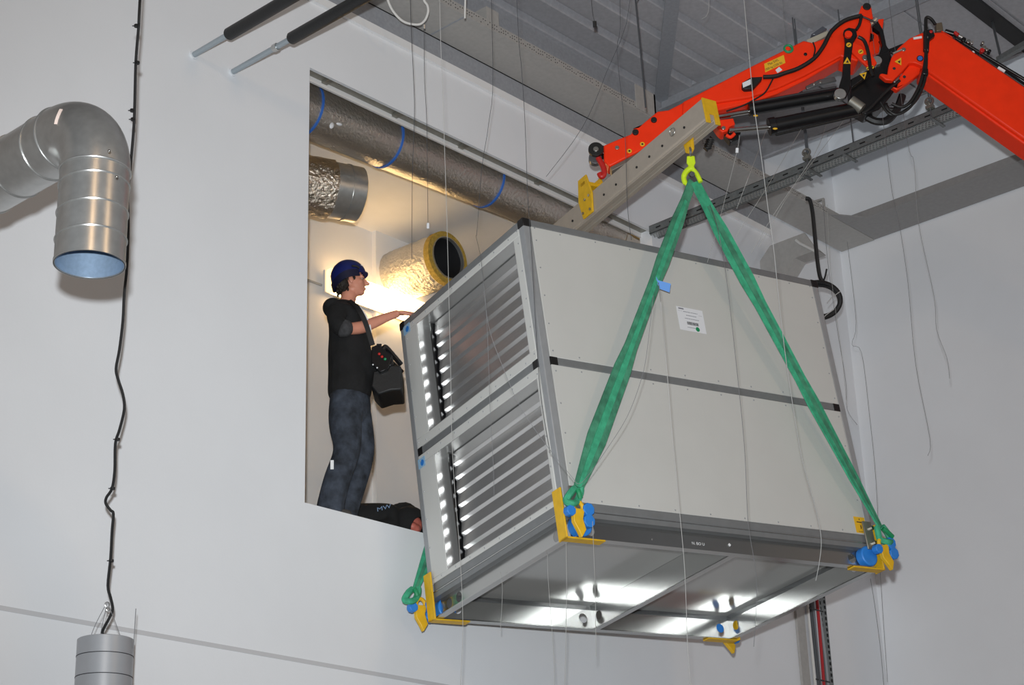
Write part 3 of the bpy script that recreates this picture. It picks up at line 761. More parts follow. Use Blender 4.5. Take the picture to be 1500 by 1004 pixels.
def sbw(x, y, z): return BW(SA + x, 0.8 + y, c_bot + z)
HOOKS = []
def lifting_hook(yy_, lab):
    top = sbw(0, yy_, -0.055)
    h = thing('lifting_hook', top, lab, 'hook', 'neon hooks under the spreader beam')
    up = V((0, 0, 1)); sx = (ba * 1.0); fx = V((rx.x, rx.y, 0)).normalized()
    MB().ring(top - up * 0.02, fx, 0.034, 0.009, 24, 8).build('shackle', BOLT, h)
    m = MB()
    m.prism([top + fx * x + up * z - rz * 0.018 for x, z in ((-0.025, -0.045), (0.028, -0.045), (0.03, -0.10), (0.018, -0.125), (0.026, -0.15), (-0.022, -0.15), (-0.016, -0.125), (-0.03, -0.10))], rz * 0.036)
    m.build('hook_body', NEON, h, bevel=0.006)
    c = top + up * -0.185
    pts = [c + fx * x + up * z for x, z in ((-0.004, 0.05), (-0.038, 0.02), (-0.056, -0.02), (-0.05, -0.06), (-0.028, -0.085))]
    MB().tube(smooth_path(pts), [0.02] * 12 + [0.018] * 8 + [0.012] * 5, 10).build('hook_bowl', NEON, h)
    pts = [c + fx * x + up * z for x, z in ((0.0, 0.05), (0.03, 0.01), (0.05, -0.04), (0.056, -0.06))]
    MB().tube(smooth_path(pts), 0.016, 10).build('latch', NEON, h)
    MB().cyl(c + fx * 0.0 - rz * 0.03, c + rz * 0.03, 0.018, n=12).build('latch_pin', BLACK, h)
    return c + up * -0.055
ap = lifting_hook(yl, 'neon yellow safety hook with steel shackle under the near end of the beam')
ap2 = lifting_hook(1.9 - 0.8, 'neon yellow safety hook hidden behind the box under the far beam end')
UPV = V((0, 0, 1))
def sling(p0, p1, lab, mt, w0, w1, corner, tagged=False, twist=0.0):
    s, t = corner
    d = (p1 - p0)
    o = thing('lifting_sling', p0, lab, 'sling', 'green slings carrying the box')
    wv = ba * 1.0 + bc * 0.25
    N = 14; pts = []; ws = []; wvs = []
    for i in range(N + 1):
        k = i / N; q = p0.lerp(p1, k); pts.append(q)
        ww = w0 + (w1 - w0) * k
        if k < 0.08: ww *= 0.75
        if k > 0.9: ww *= 0.72
        if k > 0.98: ww *= 0.6
        if 0.3 < k < 0.62: ww *= 0.78
        ws.append(ww)
        ang = twist * math.sin(k * 5.0)
        wvs.append(Quaternion(d.normalized(), ang) @ wv)
    MB().ribbon(pts, wvs, ws, 0.012).build('webbing', mt, o, ang=30)
    off_ = d.normalized().cross(wv).normalized() * 0.009
    if off_.dot(CAM - p0) < 0: off_ = -off_
    MB().ribbon([q + off_ for q in pts[1:]], wvs[1:], [x * 0.34 for x in ws[1:]], 0.005).build('fold', GREEN if mt is GREEND else GREEND, o)
    u = d.normalized()
    # knotted eye over the green shackle, yellow hook and blue pads on the box corner
    sx = wv.normalized(); nn = off_.normalized()
    m = MB()
    m.tube(smooth_path([p1 - sx * 0.03, p1 + u * 0.03 - sx * 0.055 + nn * 0.01, p1 + u * 0.085 - sx * 0.06, p1 + u * 0.12 - sx * 0.02 + nn * 0.02, p1 + u * 0.105 + sx * 0.03, p1 + u * 0.05 + sx * 0.035, p1 + sx * 0.02]), 0.022, 8)
    m.build('sling_eye', GREEN, o)
    m = MB().tube(smooth_path([p1 + u * 0.02 - sx * 0.02 + nn * 0.03, p1 + u * 0.05 + sx * 0.0 + nn * 0.035, p1 + u * 0.09 + sx * 0.03 + nn * 0.03]), 0.016, 8)
    m.build('knot', GREENP, o)
    up = (UPV * 0.75 - u * 0.25).normalized()
    cpt = BW(0.06 if s > 0 else BL - 0.06, -0.075 if t > 0 else BDp + 0.06, -0.05)
    k = p1 + u * 0.03 - up * 0.11
    k = k.lerp(cpt, 0.35)
    sx = (sx - up * sx.dot(up)).normalized(); nn = up.cross(sx); nn = nn if nn.dot(CAM - k) > 0 else -nn
    m = MB()
    m.tube(smooth_path([k - sx * 0.035 - up * 0.02, k - sx * 0.03 + up * 0.035, k + up * 0.055, k + sx * 0.03 + up * 0.035, k + sx * 0.035 - up * 0.01]), 0.014, 8)
    m.prism([k + sx * x + up * z - nn * 0.014 for x, z in ((-0.045, 0.0), (0.04, 0.015), (0.03, -0.05), (0.058, -0.11), (0.03, -0.165), (0.005, -0.13), (-0.035, -0.08))], nn * 0.032)
    m.build('yellow_hook', YEL, o, bevel=0.004)
    for x, z, sz in ((0.066, 0.018, .042), (0.074, -0.052, .042), (-0.062, -0.02, .034)):
        c = k + sx * x + up * z
        MB().prism([c + sx * (sz * math.cos(a_)) + up * (sz * math.sin(a_)) - nn * 0.02 for a_ in [math.pi / 8 + i * math.pi / 4 for i in range(8)]], nn * 0.045).build('blue_block', BLUE, o, bevel=0.004)
    return o
pA = BW(*BF(847, 715, -0.075)); pB = BW(*BF(1289, 772, -0.075))
sl1 = sling(ap, pA, 'worn green sling with blue tag running to the near left bottom corner', GREEND, 0.085, 0.15, (1, 1))
sl2 = sling(ap + ba * 0.02, pB, 'bright green sling running down to the right bottom corner of the box', GREEN, 0.12, 0.12, (-1, 1), twist=0.25)
tq = BF(962, 412, -0.2); t0 = BW(*tq) - rz * 0.02
MB().prism([t0 + rx * x - ry * z for x, z in ((-0.005, 0.03), (0.005, 0.006), (0.09, -0.018), (0.082, -0.075), (0.0, -0.045))], rz * 0.004).build('blue_tag', M('blue_tag', (62, 134, 214), 0.5), sl1)
pC = BW(-0.075, 1.63, 0.05)
sling(ap2, pC, 'green sling end with yellow hook at the far left bottom corner', GREEN, 0.1, 0.1, (1, -1))
pD_ = BW(BL + 0.04, 1.66, 0.03)
sling(ap2 + ba * 0.02, pD_, 'green sling running behind the box to its far right corner', GREEN, 0.1, 0.1, (-1, -1))

# ================================================================== CRANE
HK = BW(1.28, 0.8, 3.2)
CN = V((Q[0][2], Q[1][2], 0)).normalized()
CR = V((rx.x, rx.y, 0)).normalized()
def K(px, py, off_=0.0): return onpl(px, py, HK + CN * off_, CN)
PXM = (K(1101, 150) - K(1100, 150)).length     # metres per pixel in the crane plane
cr = thing('knuckle_boom_crane', (12.9, 3.5, 0), 'orange knuckle boom crane reaching in from the right above the box', 'crane')
def kp(pts, off_, th): return MB().prism([K(x, y, off_) for x, y in pts], CN * th)
def kb(pts, off_, th, name, mt, bevel=0.006, parent=cr): return kp(pts, off_, th).build(name, mt, parent, bevel=bevel)
def disc(px, py, r, off_, th, name, mt, parent=cr, n=24):
    c = K(px, py, off_); return MB().cyl(c, c + CN * th, r * PXM, n=n).build(name, mt, parent, bevel=0.003)
# jib: inner section, sliding tip section
jib = kb([(1000, 149), (1100, 97), (1177, 59), (1190, 62), (1217, 53), (1215, 42), (1262, 18), (1277, 34), (1273, 70), (1256, 90), (1232, 82), (1178, 111), (1139, 129), (1097, 143), (1050, 150), (1000, 172)], -0.11, 0.22, 'jib', ORANGE, 0.012)
kb([(1000, 172), (1050, 150), (1097, 143), (1139, 129), (1178, 111), (1232, 82), (1232, 87), (1178, 118), (1139, 137), (1097, 151), (1050, 162), (1000, 184)], -0.085, 0.17, 'lower_flange', ORANGE, 0.01)
kb([(884, 213), (905, 204), (925, 196), (928, 188), (936, 186), (945, 178), (963, 163), (979, 161), (1020, 140), (1020, 178), (893, 244), (885, 236)], -0.07, 0.14, 'jib_extension', ORANGE, 0.01)
kb([(893, 244), (1020, 178), (1020, 186), (897, 250)], -0.05, 0.10, 'extension_lip', M('weathered_steel', (120, 112, 104), 0.4, 0.4), 0.004)
kb([(1255, 28), (1262, 8), (1276, 8), (1279, 26), (1272, 34)], -0.05, 0.1, 'valve_finger', ORANGE)
disc(1270, 9, 6, -0.06, 0.12, 'finger_cap', BLACK)
kb([(1181, 58), (1213, 44), (1214, 51), (1184, 66)], -0.09, 0.12, 'guide_pad', M('pale_pad', (170, 166, 150), 0.5))
kb([(1188, 50), (1205, 38), (1212, 42), (1196, 52)], 0.0, 0.1, 'hose_guard', M('clear_grey', (80, 84, 92), 0.2))
# tip: pulley, hook
disc(873, 218, 11, -0.10, 0.03, 'pulley', BLACK); disc(873, 218, 4, -0.115, 0.03, 'pulley_hub', BOLT)
disc(872, 231, 9.5, -0.03, 0.05, 'rear_pulley', M('grey_pulley', (110, 110, 112), 0.4, 0.5))
kb([(880, 212), (892, 215), (890, 226), (878, 224)], -0.06, 0.1, 'pulley_bracket', BLKM)
MB().tube(smooth_path([K(876, 231, -.05), K(880, 238, -.05), K(884, 246, -.05), K(885, 255, -.05), K(881, 259, -.05), K(878, 254, -.05)]), 0.021, 10).build('red_hook', RED, cr)
disc(904, 216, 3.2, -0.078, 0.02, 'pin', BOLT); 
disc(931, 193, 4.6, -0.085, 0.03, 'pin_boss', BLACK); disc(958, 175, 4.4, -0.085, 0.03, 'pin_boss', BLACK)
for x, y in ((922, 221), (941, 211)):
    d_ = disc(x, y, 3.6, -0.074, 0.006, 'warning_disc', YELS); disc(x, y, 1.6, -0.077, 0.004, 'black_mark', INK, d_)
# knuckle plates and black linkage
kb([(1246, 60), (1262, 66), (1278, 80), (1285, 92), (1280, 98), (1270, 97), (1258, 86), (1247, 76)], -0.135, 0.03, 'knuckle_plate', ORANGE)
kb([(1264, 44), (1276, 36), (1290, 58), (1288, 76), (1274, 82), (1262, 70)], 0.06, 0.05, 'rear_knuckle_plate', ORANGE)
kb([(1286, 28), (1295, 27), (1293, 42), (1286, 40)], 0.02, 0.05, 'stop_block', ORANGE)
lk = kb([(1236, 44), (1243, 40), (1254, 42), (1256, 52), (1250, 62), (1246, 92), (1246, 128), (1240, 142), (1230, 143), (1226, 136), (1234, 110), (1238, 62)], -0.16, 0.04, 'link_arm', BLKM)
kb([(1279, 30), (1286, 30), (1294, 44), (1299, 68), (1305, 74), (1298, 88), (1288, 78), (1292, 66), (1288, 46), (1279, 40)], -0.05, 0.06, 'rear_link', BLKM)
kb([(1246, 118), (1275, 100), (1283, 80), (1303, 74), (1306, 92), (1300, 108), (1318, 122), (1304, 142), (1288, 160), (1268, 168), (1250, 158), (1246, 140)], -0.06, 0.14, 'knuckle_body', BLKM, 0.01)
kb([(1246, 116), (1272, 102), (1276, 108), (1248, 128)], -0.13, 0.04, 'link_bar', BLKM)
disc(1243, 48, 7.5, -0.175, 0.03, 'pin_ring', BLKM); disc(1243, 49.5, 5.6, -0.185, 0.03, 'pin_cap', ORANGE)
disc(1285, 88, 7.2, -0.10, 0.05, 'pivot_pin', GALV); disc(1268, 84, 4.8, -0.15, 0.03, 'pin', BOLT); disc(1231, 137, 8.5, -0.18, 0.05, 'pivot_pin', GALV, n=20)
disc(1275, 53, 6, 0.02, 0.06, 'hex_pin', BLKM, n=6)
MB().cyl(K(1246, 148, -.1), K(1263, 160, -.1), 0.045, n=20).build('link_sleeve', GALVD, cr)
MB().tube([K(1263, 30, -.06), K(1272, 40, -.06), K(1283, 28, -.06)], 0.022, 10).build('hose_coil', GALV, cr)
def tri(px, py, s_, off_, rot=0.0):
    P_ = [(px + s_ * math.sin(rot + a_), py - s_ * math.cos(rot + a_)) for a_ in (0, 2.094, 4.189)]
    t_ = kb(P_, off_, 0.004, 'warning_triangle', YELS, 0)
    P2 = [(px + s_ * 0.38 * math.sin(rot + a_ + 0.3) + 0.3, py - s_ * 0.45 * math.cos(rot + a_ + 0.3) + 0.3) for a_ in (0, 1.9, 4.0)]
    kb(P2, off_ - 0.002, 0.003, 'black_mark', INK, 0, t_)
tri(1241, 90, 6.4, -0.165); tri(1265, 110, 6.4, -0.135, 2.9); tri(1317, 90, 6.4, -0.155, 0.5)
for x, y in ((1243.5, 65.5), (1261, 75.5), (1272, 100), (1277.5, 98)):
    d_ = disc(x, y, 3.9 if y < 90 else 3, -0.166 if x < 1250 else -0.14, 0.005, 'warning_disc', YELS); kb([(x - 2, y + .8), (x + 1.6, y - 1.8), (x + 2, y - .6), (x - 1.6, y + 1.8)], (-0.169 if x < 1250 else -0.143), 0.004, 'black_mark', INK, 0, d_)
# hydraulic cylinders
def kcyl(a, b, r, off_, name, mt, n=24, z2=None):
    MB().cyl(K(*a, off_), K(*b, off_ if z2 is None else z2), r * PXM, n=n).build(name, mt, cr, bevel=0.004)
kcyl((1098, 160), (1229, 138), 9.8, -0.03, 'cylinder_barrel', BLKM); kcyl((1040, 173), (1099, 163), 3.9, -0.03, 'cylinder_rod', CHROME)
kcyl((1128, 186), (1256, 160), 11.5, -0.06, 'cylinder_barrel', BLKM); kcyl((1068, 191.5), (1129, 186), 3.9, -0.06, 'cylinder_rod', CHROME)
kcyl((1096, 160.3), (1104, 159), 11.2, -0.03, 'cylinder_gland', BLKM); kcyl((1126, 186.4), (1136, 184.5), 13.5, -0.06, 'cylinder_gland', BLKM)
kcyl((1104, 150), (1225, 128), 2.0, -0.1, 'oil_pipe', M('oil_pipe', (70, 70, 74), 0.3, 0.6), 10); kcyl((1136, 198), (1262, 168), 2.0, -0.12, 'oil_pipe', BLKM, 10)
for x, y in ((1107, 169.5), (1135.5, 188.5)):
    MB().ell(K(x, y, -0.06 - 12 * PXM), CR * 0.018, V((0, 0, 0.009)), CN * 0.006, 12, 6).build('warning_disc', YELS, cr)
kb([(1046, 180), (1050, 176), (1074, 173), (1077, 182), (1068, 186), (1066, 192), (1058, 194), (1053, 190)], -0.06, 0.12, 'rod_clevis', ORANGE, 0.006)
disc(1060, 187, 3, -0.075, 0.02, 'pin', BOLT)
kb([(1060, 196), (1066, 190), (1078, 188), (1086, 192), (1082, 204), (1070, 208)], -0.02, 0.08, 'rear_clevis', BLKM)
MB().tube(smooth_path([K(1064, 198, -.06), K(1070, 201, -.06), K(1076, 196, -.06)]), 0.013, 8).build('clevis_pin', ORANGE, cr)
MB().tube([K(1041 - i * 0.5 + (2 if i % 2 else -2), 203 + i * 1.5, 0.02) for i in range(12)], 0.022, 8).build('damper_coil', BLACK, cr)
kb([(1180, 126), (1200, 116), (1222, 112), (1226, 118), (1200, 124), (1182, 131)], -0.05, 0.03, 'valve_bracket', M('dull_steel', (110, 110, 112), 0.35, 0.6))
disc(1193, 122.5, 2.2, -0.06, 0.02, 'bolt', BOLT); disc(1202, 120, 2.2, -0.06, 0.02, 'bolt', BOLT)
# main boom with knuckle head and claws, running on out of view to its column
kb([(1352, 48), (1383, 46), (1500, 126), (1640, 222), (1640, 302), (1500, 203), (1352, 99)], -0.13, 0.26, 'main_boom', ORANGE, 0.014)
kb([(1352, 99), (1500, 203), (1640, 302), (1640, 309), (1500, 211), (1354, 107)], -0.10, 0.20, 'lower_flange', ORANGE, 0.01)
kb([(1302, 96), (1306, 84), (1316, 70), (1332, 56), (1352, 47), (1362, 60), (1360, 100), (1340, 92), (1332, 92), (1322, 104), (1308, 118), (1298, 117), (1288, 109), (1292, 107), (1300, 109)], -0.145, 0.05, 'boom_head', ORANGE, 0.008)
kb([(1304, 126), (1314, 128), (1318, 112), (1334, 92), (1350, 96), (1347, 108), (1334, 118), (1326, 124), (1314, 132)], -0.10, 0.06, 'lower_claw', ORANGE, 0.008)
kb([(1306, 84), (1330, 60), (1345, 64), (1345, 100), (1320, 104), (1304, 98)], 0.05, 0.05, 'rear_head_plate', ORANGE, 0.008)
kb([(1296, 74), (1320, 64), (1330, 62), (1310, 78)], 0.1, 0.03, 'rear_bar', BLKM)
disc(1313, 116, 6, -0.07, 0.10, 'claw_pin', GALV)
for x, y in ((1310, 100), (1325, 112)): disc(x, y, 2.2, -0.15, 0.01, 'dark_hole', INK)
disc(1348, 85, 4.8, -0.155, 0.02, 'cap_ring', BLKM); disc(1348, 85, 3.8, -0.16, 0.02, 'blue_cap', BLUES)
disc(1324, 72, 3.2, -0.155, 0.02, 'pin', BOLT)
MB().cyl(K(1308, 78.5, -.16), K(1321, 73, -.16), 0.008, n=8).build('grease_pin', GALV, cr)
MB().cyl(K(1338, 56.5, -.16), K(1350, 54.5, -.16), 0.010, n=8).build('grease_pin', LITER, cr)
kb([(1379, 44), (1390, 50), (1396, 54), (1396, 66), (1384, 60)], -0.11, 0.2, 'boom_stop', ORANGE)
# hoses and fittings
def hose(pts, r, mt=BLACK, name='hose', off_=-0.17):
    return MB().tube(smooth_path([K(*p_[:2], p_[2] if len(p_) > 2 else off_) for p_ in pts], 5), r, 8).build(name, mt, cr)
hose([(1118, 113), (1135, 112), (1150, 107), (1170, 100), (1192, 86), (1206, 68), (1218, 46), (1238, 30), (1262, 23)], 0.017, off_=-0.13)
hose([(1064, 163), (1090, 154), (1110, 143), (1122, 134), (1133, 114)], 0.006, off_=-0.125)
hose([(1262, 23), (1259, 36), (1254, 44)], 0.012, off_=-0.14)
hose([(1257, 54), (1266, 60), (1272, 78), (1275, 100), (1279, 112)], 0.014, off_=-0.16)
hose([(1262, 24), (1272, 28), (1284, 34)], 0.008, off_=-0.13)
hose([(1191, 62), (1194, 72), (1192, 82)], 0.006, off_=-0.13)
hose([(1370, 36), (1364, 28), (1357, 26), (1356, 38), (1356, 60), (1356, 84), (1352, 108), (1345, 130), (1333, 150), (1320, 157), (1306, 152)], 0.013)
hose([(1357, 60), (1357, 95), (1354, 120), (1344, 142), (1330, 160), (1312, 168), (1300, 160)], 0.011)
hose([(1358, 66), (1356, 104), (1350, 132), (1338, 152), (1318, 166), (1302, 167), (1290, 150)], 0.010, off_=-0.15)
hose([(1318, 118), (1300, 132), (1284, 148), (1272, 160), (1262, 166)], 0.012, off_=-0.1)
hose([(1290, 60), (1300, 78), (1306, 100), (1304, 120), (1296, 140), (1300, 160), (1318, 160)], 0.02, off_=0.02)
hose([(1270, 172), (1284, 178), (1300, 176), (1314, 160), (1322, 140)], 0.03, off_=0.02)
kb([(1353, 44), (1366, 42), (1370, 52), (1362, 58), (1361, 76), (1353, 74)], -0.17, 0.06, 'valve_block', BLKM)
disc(1364, 46, 2.5, -0.175, 0.02, 'red_fitting', RED); disc(1358, 54, 2, -0.175, 0.02, 'fitting', BOLT); disc(1357, 73, 2.5, -0.18, 0.02, 'fitting', BOLT)
kb([(1352, 100), (1360, 100), (1360, 110), (1351, 108)], -0.19, 0.04, 'hose_clamp', BLKM)
kb([(1371, 34), (1380, 32), (1382, 44), (1372, 46)], -0.08, 0.06, 'valve_block', M('brassy_block', (120, 108, 92), 0.4, 0.5))
kcyl((1384, 46), (1404, 52), 4.0, 0.05, 'oil_pipe', BLKM); kcyl((1398, 47), (1404, 52), 2.8, -0.02, 'red_union', RED, 12)
kcyl((1404, 52), (1416, 59), 2.4, -0.02, 'steel_union', GALV, 12)
kcyl((1395, 54), (1520, 140), 5.0, 0.06, 'oil_pipe', BLKM); kcyl((1400, 56), (1520, 128), 2.6, -0.02, 'oil_pipe', BLKM)
for x, y, r_, mt_ in ((1419, 60, 3, BOLT), (1424, 62, 2.4, GALV), (1440, 62, 2.4, BOLT), (1442, 69, 3.2, BOLT), (1446, 72, 2.6, BOLT), (1439, 73, 3.6, RED), (1432, 78, 3, BLKM), (1412, 57, 3.4, BLKM), (1450, 74, 2.4, BLKM)):
    disc(x, y, r_, -0.06, 0.05, 'fitting', mt_)
MB().cyl(K(1421, 82, -.1), K(1426, 76, -.1), 0.011, n=10).build('fitting', LITER, cr)
MB().cyl(K(1462, 99, -.05), K(1472, 105, -.05), 0.012, n=10).build('fitting', LITER, cr)
kb([(1430, 82), (1442, 90), (1452, 98), (1448, 104), (1432, 92)], -0.02, 0.08, 'valve_block', BLKM)
# sensor box and decals on the jib
sx_ = kb([(1087, 121), (1100, 113), (1117, 112), (1116, 116), (1103, 130), (1091, 131), (1087, 128)], -0.15, 0.05, 'sensor_box', BLACK)
kb([(1087.5, 121.5), (1099.5, 116), (1100, 123.5), (1088.5, 128.5)], -0.152, 0.003, 'white_plate', PAPER, 0, sx_)
dk = kb([(1119.5, 93.5), (1148, 80.5), (1150.5, 92), (1121, 106)], -0.1125, 0.004, 'load_plate', YELS, 0)
c1, c2, c3 = K(1119.5, 93.5, -.113), K(1148, 80.5, -.113), K(1121, 106, -.113)
xd, yd = (c2 - c1).normalized(), (c1 - c3)
text('Max SWL', K(1126, 96.0, -.1128), xd, -(CN.cross(xd)) if (CN.cross(xd)).z < 0 else CN.cross(xd), 0.030, INK, dk, width=17 * PXM * 1.05)
text('1000 kg (2200 lb)', K(1122, 103.8, -.1128), xd, -(CN.cross(xd)) if (CN.cross(xd)).z < 0 else CN.cross(xd), 0.026, INK, dk, width=27 * PXM * 1.03)
kb([(1136, 102.5), (1141.5, 98), (1146, 102.5), (1139, 107)], -0.1125, 0.004, 'white_decal', PAPER, 0)
MB().ring(K(1155, 71.5, -.115), CN, 5.6 * PXM, 2.2 * PXM, 28, 8).build('green_ring', GREENP, cr); disc(1154, 71, 3.6, -0.125, 0.03, 'ring_centre', ORANGE)
disc(1180, 79, 2.6, -0.118, 0.02, 'bolt', BLKM)
# column and base that carry the boom, out of the frame
e0 = K(1640, 262)
MB().cyl((e0.x, e0.y, 0.9), (e0.x, e0.y, e0.z + 0.15), 0.17, n=32).build('crane_column', ORANGE, cr)
MB().box((e0.x - 0.6, e0.y - 0.5, 0.0), (e0.x + 0.6, e0.y + 0.5, 0.9)).build('crane_base', BLKM, cr, bevel=0.03)

# ================================================================== CABLE TRAY with hangers
ct = thing('cable_tray', (11.36, 5.5, 8.2), 'galvanised cable tray with mesh floor crossing from the opening corner to the orange boom', 'cable tray')
t0, t1 = V((11.30, 8.46, 8.20)), V((11.30, 5.40, 8.235))
tl = t1 - t0; W_ = V((0.13, 0, 0)); 
MB().frame(t0, tl, V((0.003, 0, 0)), V((0, 0, 0.075))).frame(t0, tl, V((0.018, 0, 0)), V((0, 0, 0.004))).frame(t0 + V((0, 0, .071)), tl, V((0.018, 0, 0)), V((0, 0, 0.004))).build('side_rail', TRAYM, ct)
MB().frame(t0 + W_, tl, V((0.003, 0, 0)), V((0, 0, 0.075))).frame(t0 + W_ - V((.018, 0, 0)), tl, V((0.018, 0, 0)), V((0, 0, 0.004))).build('side_rail', TRAYM, ct)
mb = MB(); N = 104
MESHM = M('tray_mesh', (172, 174, 172), 0.45, 0.4)
for i in range(N):
    for j in range(4):
        c = t0 + tl * ((i + (0.5 if j % 2 else 0)) / N) + V((0.022 + j * 0.026, 0, 0.004))
        mb.frame(c, V((0.026, -0.013, 0)), V((0.004, 0.006, 0)), V((0, 0, 0.003)))
        mb.frame(c, V((0.026, 0.013, 0)), V((-0.004, 0.006, 0)), V((0, 0, 0.003)))
tag(mb.build('mesh_floor', MESHM, ct, ang=0), kind='stuff')
for i in range(21):
    c = t0 + tl * ((i + 0.5) / 21)
    MB().frame(c + V((-0.0015, 0, 0.03)), V((0.001, 0, 0)), tl.normalized() * 0.05, V((0, 0, 0.012))).build('slot', DARKV, ct)
rod = M('threaded_rod', (104, 108, 112), 0.45, 0.5)
for px_, n2 in ((1172, 0), (1186, 1), (1238, 2), (1366, 3)):
    k = min(range(400), key=lambda i: abs((lambda p: (Q.transposed() @ (p - CAM)))(t0 + tl * i / 400).x / (Q.transposed() @ ((t0 + tl * i / 400) - CAM)).z * FPX + 750 - px_))
    c = t0 + tl * k / 400
    x_ = c.x + (0.15 if n2 in (0, 2) else -0.02)
    MB().cyl((x_, c.y, c.z - 0.02), (x_, c.y, ZD - 0.001), 0.006, n=8).build('hanger_rod', rod, ct)
    MB().box((t0.x - 0.03, c.y - 0.012, c.z - 0.012), (t0.x + 0.17, c.y + 0.012, c.z - 0.001)).build('hanger_bar', TRAYM, ct)
    if n2 in (1, 3):
        MB().box((x_ - 0.02, c.y - 0.03, c.z + 0.075), (x_ + 0.02, c.y + 0.03, c.z + 0.10)).ring((x_, c.y, c.z + 0.14), (1, 0.3, 0), 0.03, 0.009, 14, 6).cyl((x_ - 0.05, c.y, c.z + 0.125), (x_ + 0.05, c.y, c.z + 0.125), 0.01, n=8).build('beam_clamp', GALVD, ct)
        MB().cyl((x_ + 0.03, c.y, c.z + 0.1), (x_ + 0.03, c.y, ZD - 0.001), 0.005, n=8).build('hanger_rod', rod, ct)
# second tray piece seen above the boom at the right edge
tag(MB().tube([PZ(1462, 88, 9.0), PZ(1520, 54, 9.0)], 0.03, 4).build('steel_strut', TRAYM), 'grey strut running off at the right edge above the orange boom', 'strut')
a = PZ(1478, 0, 9.6); 
tag(MB().cyl(PZ(1453, 30, ZD), PZ(1466, 84, 9.0), 0.011, n=8).build('hanger_rod', rod), 'grey hanger rod above the hoses at the upper right', 'rod')
tag(MB().tube([PD(947, -30, 13.3), PD(931, 0, 13.3), PD(937, 60, 13.3), PD(946, 158, 13.2)], 0.007, 6).build('hanger_rod', DARKWIRE), 'dark hanger rod running up from the bracket behind the orange jib tip', 'rod')

# ================================================================== CABLES near the corner
kc = thing('coiled_cable', PD(1212, 440, 15.2), 'black cable hanging from the channel and coiled up behind the right corner of the box', 'cable')
D = 15.2
MB().tube(smooth_path([PD(*q, D) for q in ((1180, 291), (1186, 293), (1190, 310), (1193, 340), (1197, 380), (1201, 405), (1206, 413), (1212, 418))]), 0.017, 8).build('cable_drop', BLACK, kc)
mb = MB()
for i in range(6):
    c = PD(1196 + random.uniform(-1.5, 1.5), 441 + random.uniform(-1.5, 1.5), D + i * 0.03 - 0.08)
    pts = []
    R_ = (25 + random.uniform(-2.5, 3)) * D / FPX
    for k in range(41):
        t = 2 * math.pi * k / 40
        pts.append(c + rx * (R_ * 1.22 * math.cos(t)) + ry * (R_ * 0.98 * math.sin(t)) + rx * 0.02)
    mb.tube(pts, 0.018, 7)
mb.build('coil', BLACK, kc)
MB().tube([PD(1206, 413, D), PD(1209, 404, D), PD(1211, 394, D)], 0.008, 6).build('cable_tie', BLACK, kc)
for (px, py) in ((1222, 436), (1213, 462)):
    c = PD(px, py, D - 0.1); MB().tube([c - rx * 0.06 + ry * 0.05, c - rx * 0.02, c + rx * 0.05 - ry * 0.05], 0.004, 5).build('tie_wire', NYLON, kc)
# riser cables on the wall at the bottom right: ladder, cables
rl = thing('cable_ladder', (13.5, 8.45, 0), 'grey perforated cable riser on the wall below the right end of the box', 'cable ladder')
c0, c1 = PY(1203, 880, 8.46), PY(1219, 1004, 8.46)
def wallx(xa, z0=0.2, z1=7.0, y=8.46): return V((xa, y, z0)), V((xa, y, z1))
a, b = wallx(13.47); 
MB().frame(a - V((0.06, 0, 0)), b - a, V((0.12, 0, 0)), V((0, 0.012, 0))).build('ladder_plate', TRAYM, rl)
mb = MB()
for i in range(110):
    z = 1.5 + i * 0.05
    mb.box((13.425, 8.4565, z), (13.445, 8.459, z + 0.028)).box((13.495, 8.4565, z + 0.02), (13.515, 8.459, z + 0.048))
tag(mb.build('slots', DARKV, rl, ang=0), kind='stuff')
for (xa, r_, mt_, lab, wob) in ((13.22, 0.012, WCABLE, 'white riser cable beside the corner column below the box', .004), (13.27, 0.016, M('dark_grey_cable', (72, 74, 78), 0.5), 'thicker dark grey riser cable between the white and red cables below the box', .006),
                          (13.315, 0.012, M('mid_grey_cable', (112, 116, 122), 0.5), 'thinner mid grey riser cable next to the red one below the box', .012), (13.36, 0.014, REDC, 'red riser cable below the right end of the box', .016),
                          (13.40, 0.011, M('pale_grey_cable', (150, 154, 158), 0.5), 'pale grey riser cable beside the perforated riser', .03)):
    pts = [V((xa + (-0.02 + wob * math.sin(z * 2.6 + xa * 40)) - (z - 5) * 0.004, 8.455 - r_ - 0.003, z)) for z in [0.3 + 0.25 * i for i in range(27)]]
    tag(MB().tube(pts, r_, 8).build('riser_cable', mt_), lab, 'cable', 'riser cables at the corner column')
for z in (5.22, 4.6):
    MB().box((13.2, 8.425, z), (13.42, 8.428, z + 0.012)).build('cable_clip', BLACK, rl)
# white cable loop at the top
wlp = thing('wire_loop', PD(600, 30, 13.2), 'loop of white cable hanging under the eave channel at the top', 'cable')
MB().tube(smooth_path([PD(*q, 13.2) for q in ((560, -30), (568, 0), (577, 18), (592, 32), (612, 36), (622, 30), (627, 18), (626, 8), (621, 0), (612, -25))]), 0.009, 8).build('loop', WCABLE, wlp)
MB().cyl(PD(621, 36, 13.2), PD(621.5, 42, 13.2), 0.008, n=8).build('clip', GALV, wlp)
tag(MB().cyl(PD(682, -20, 13.0), PD(681, 27, 13.0), 0.007, n=8).build('drop_wire', WCABLE), 'short white drop wire ending at the bracket on the eave channel', 'wire')

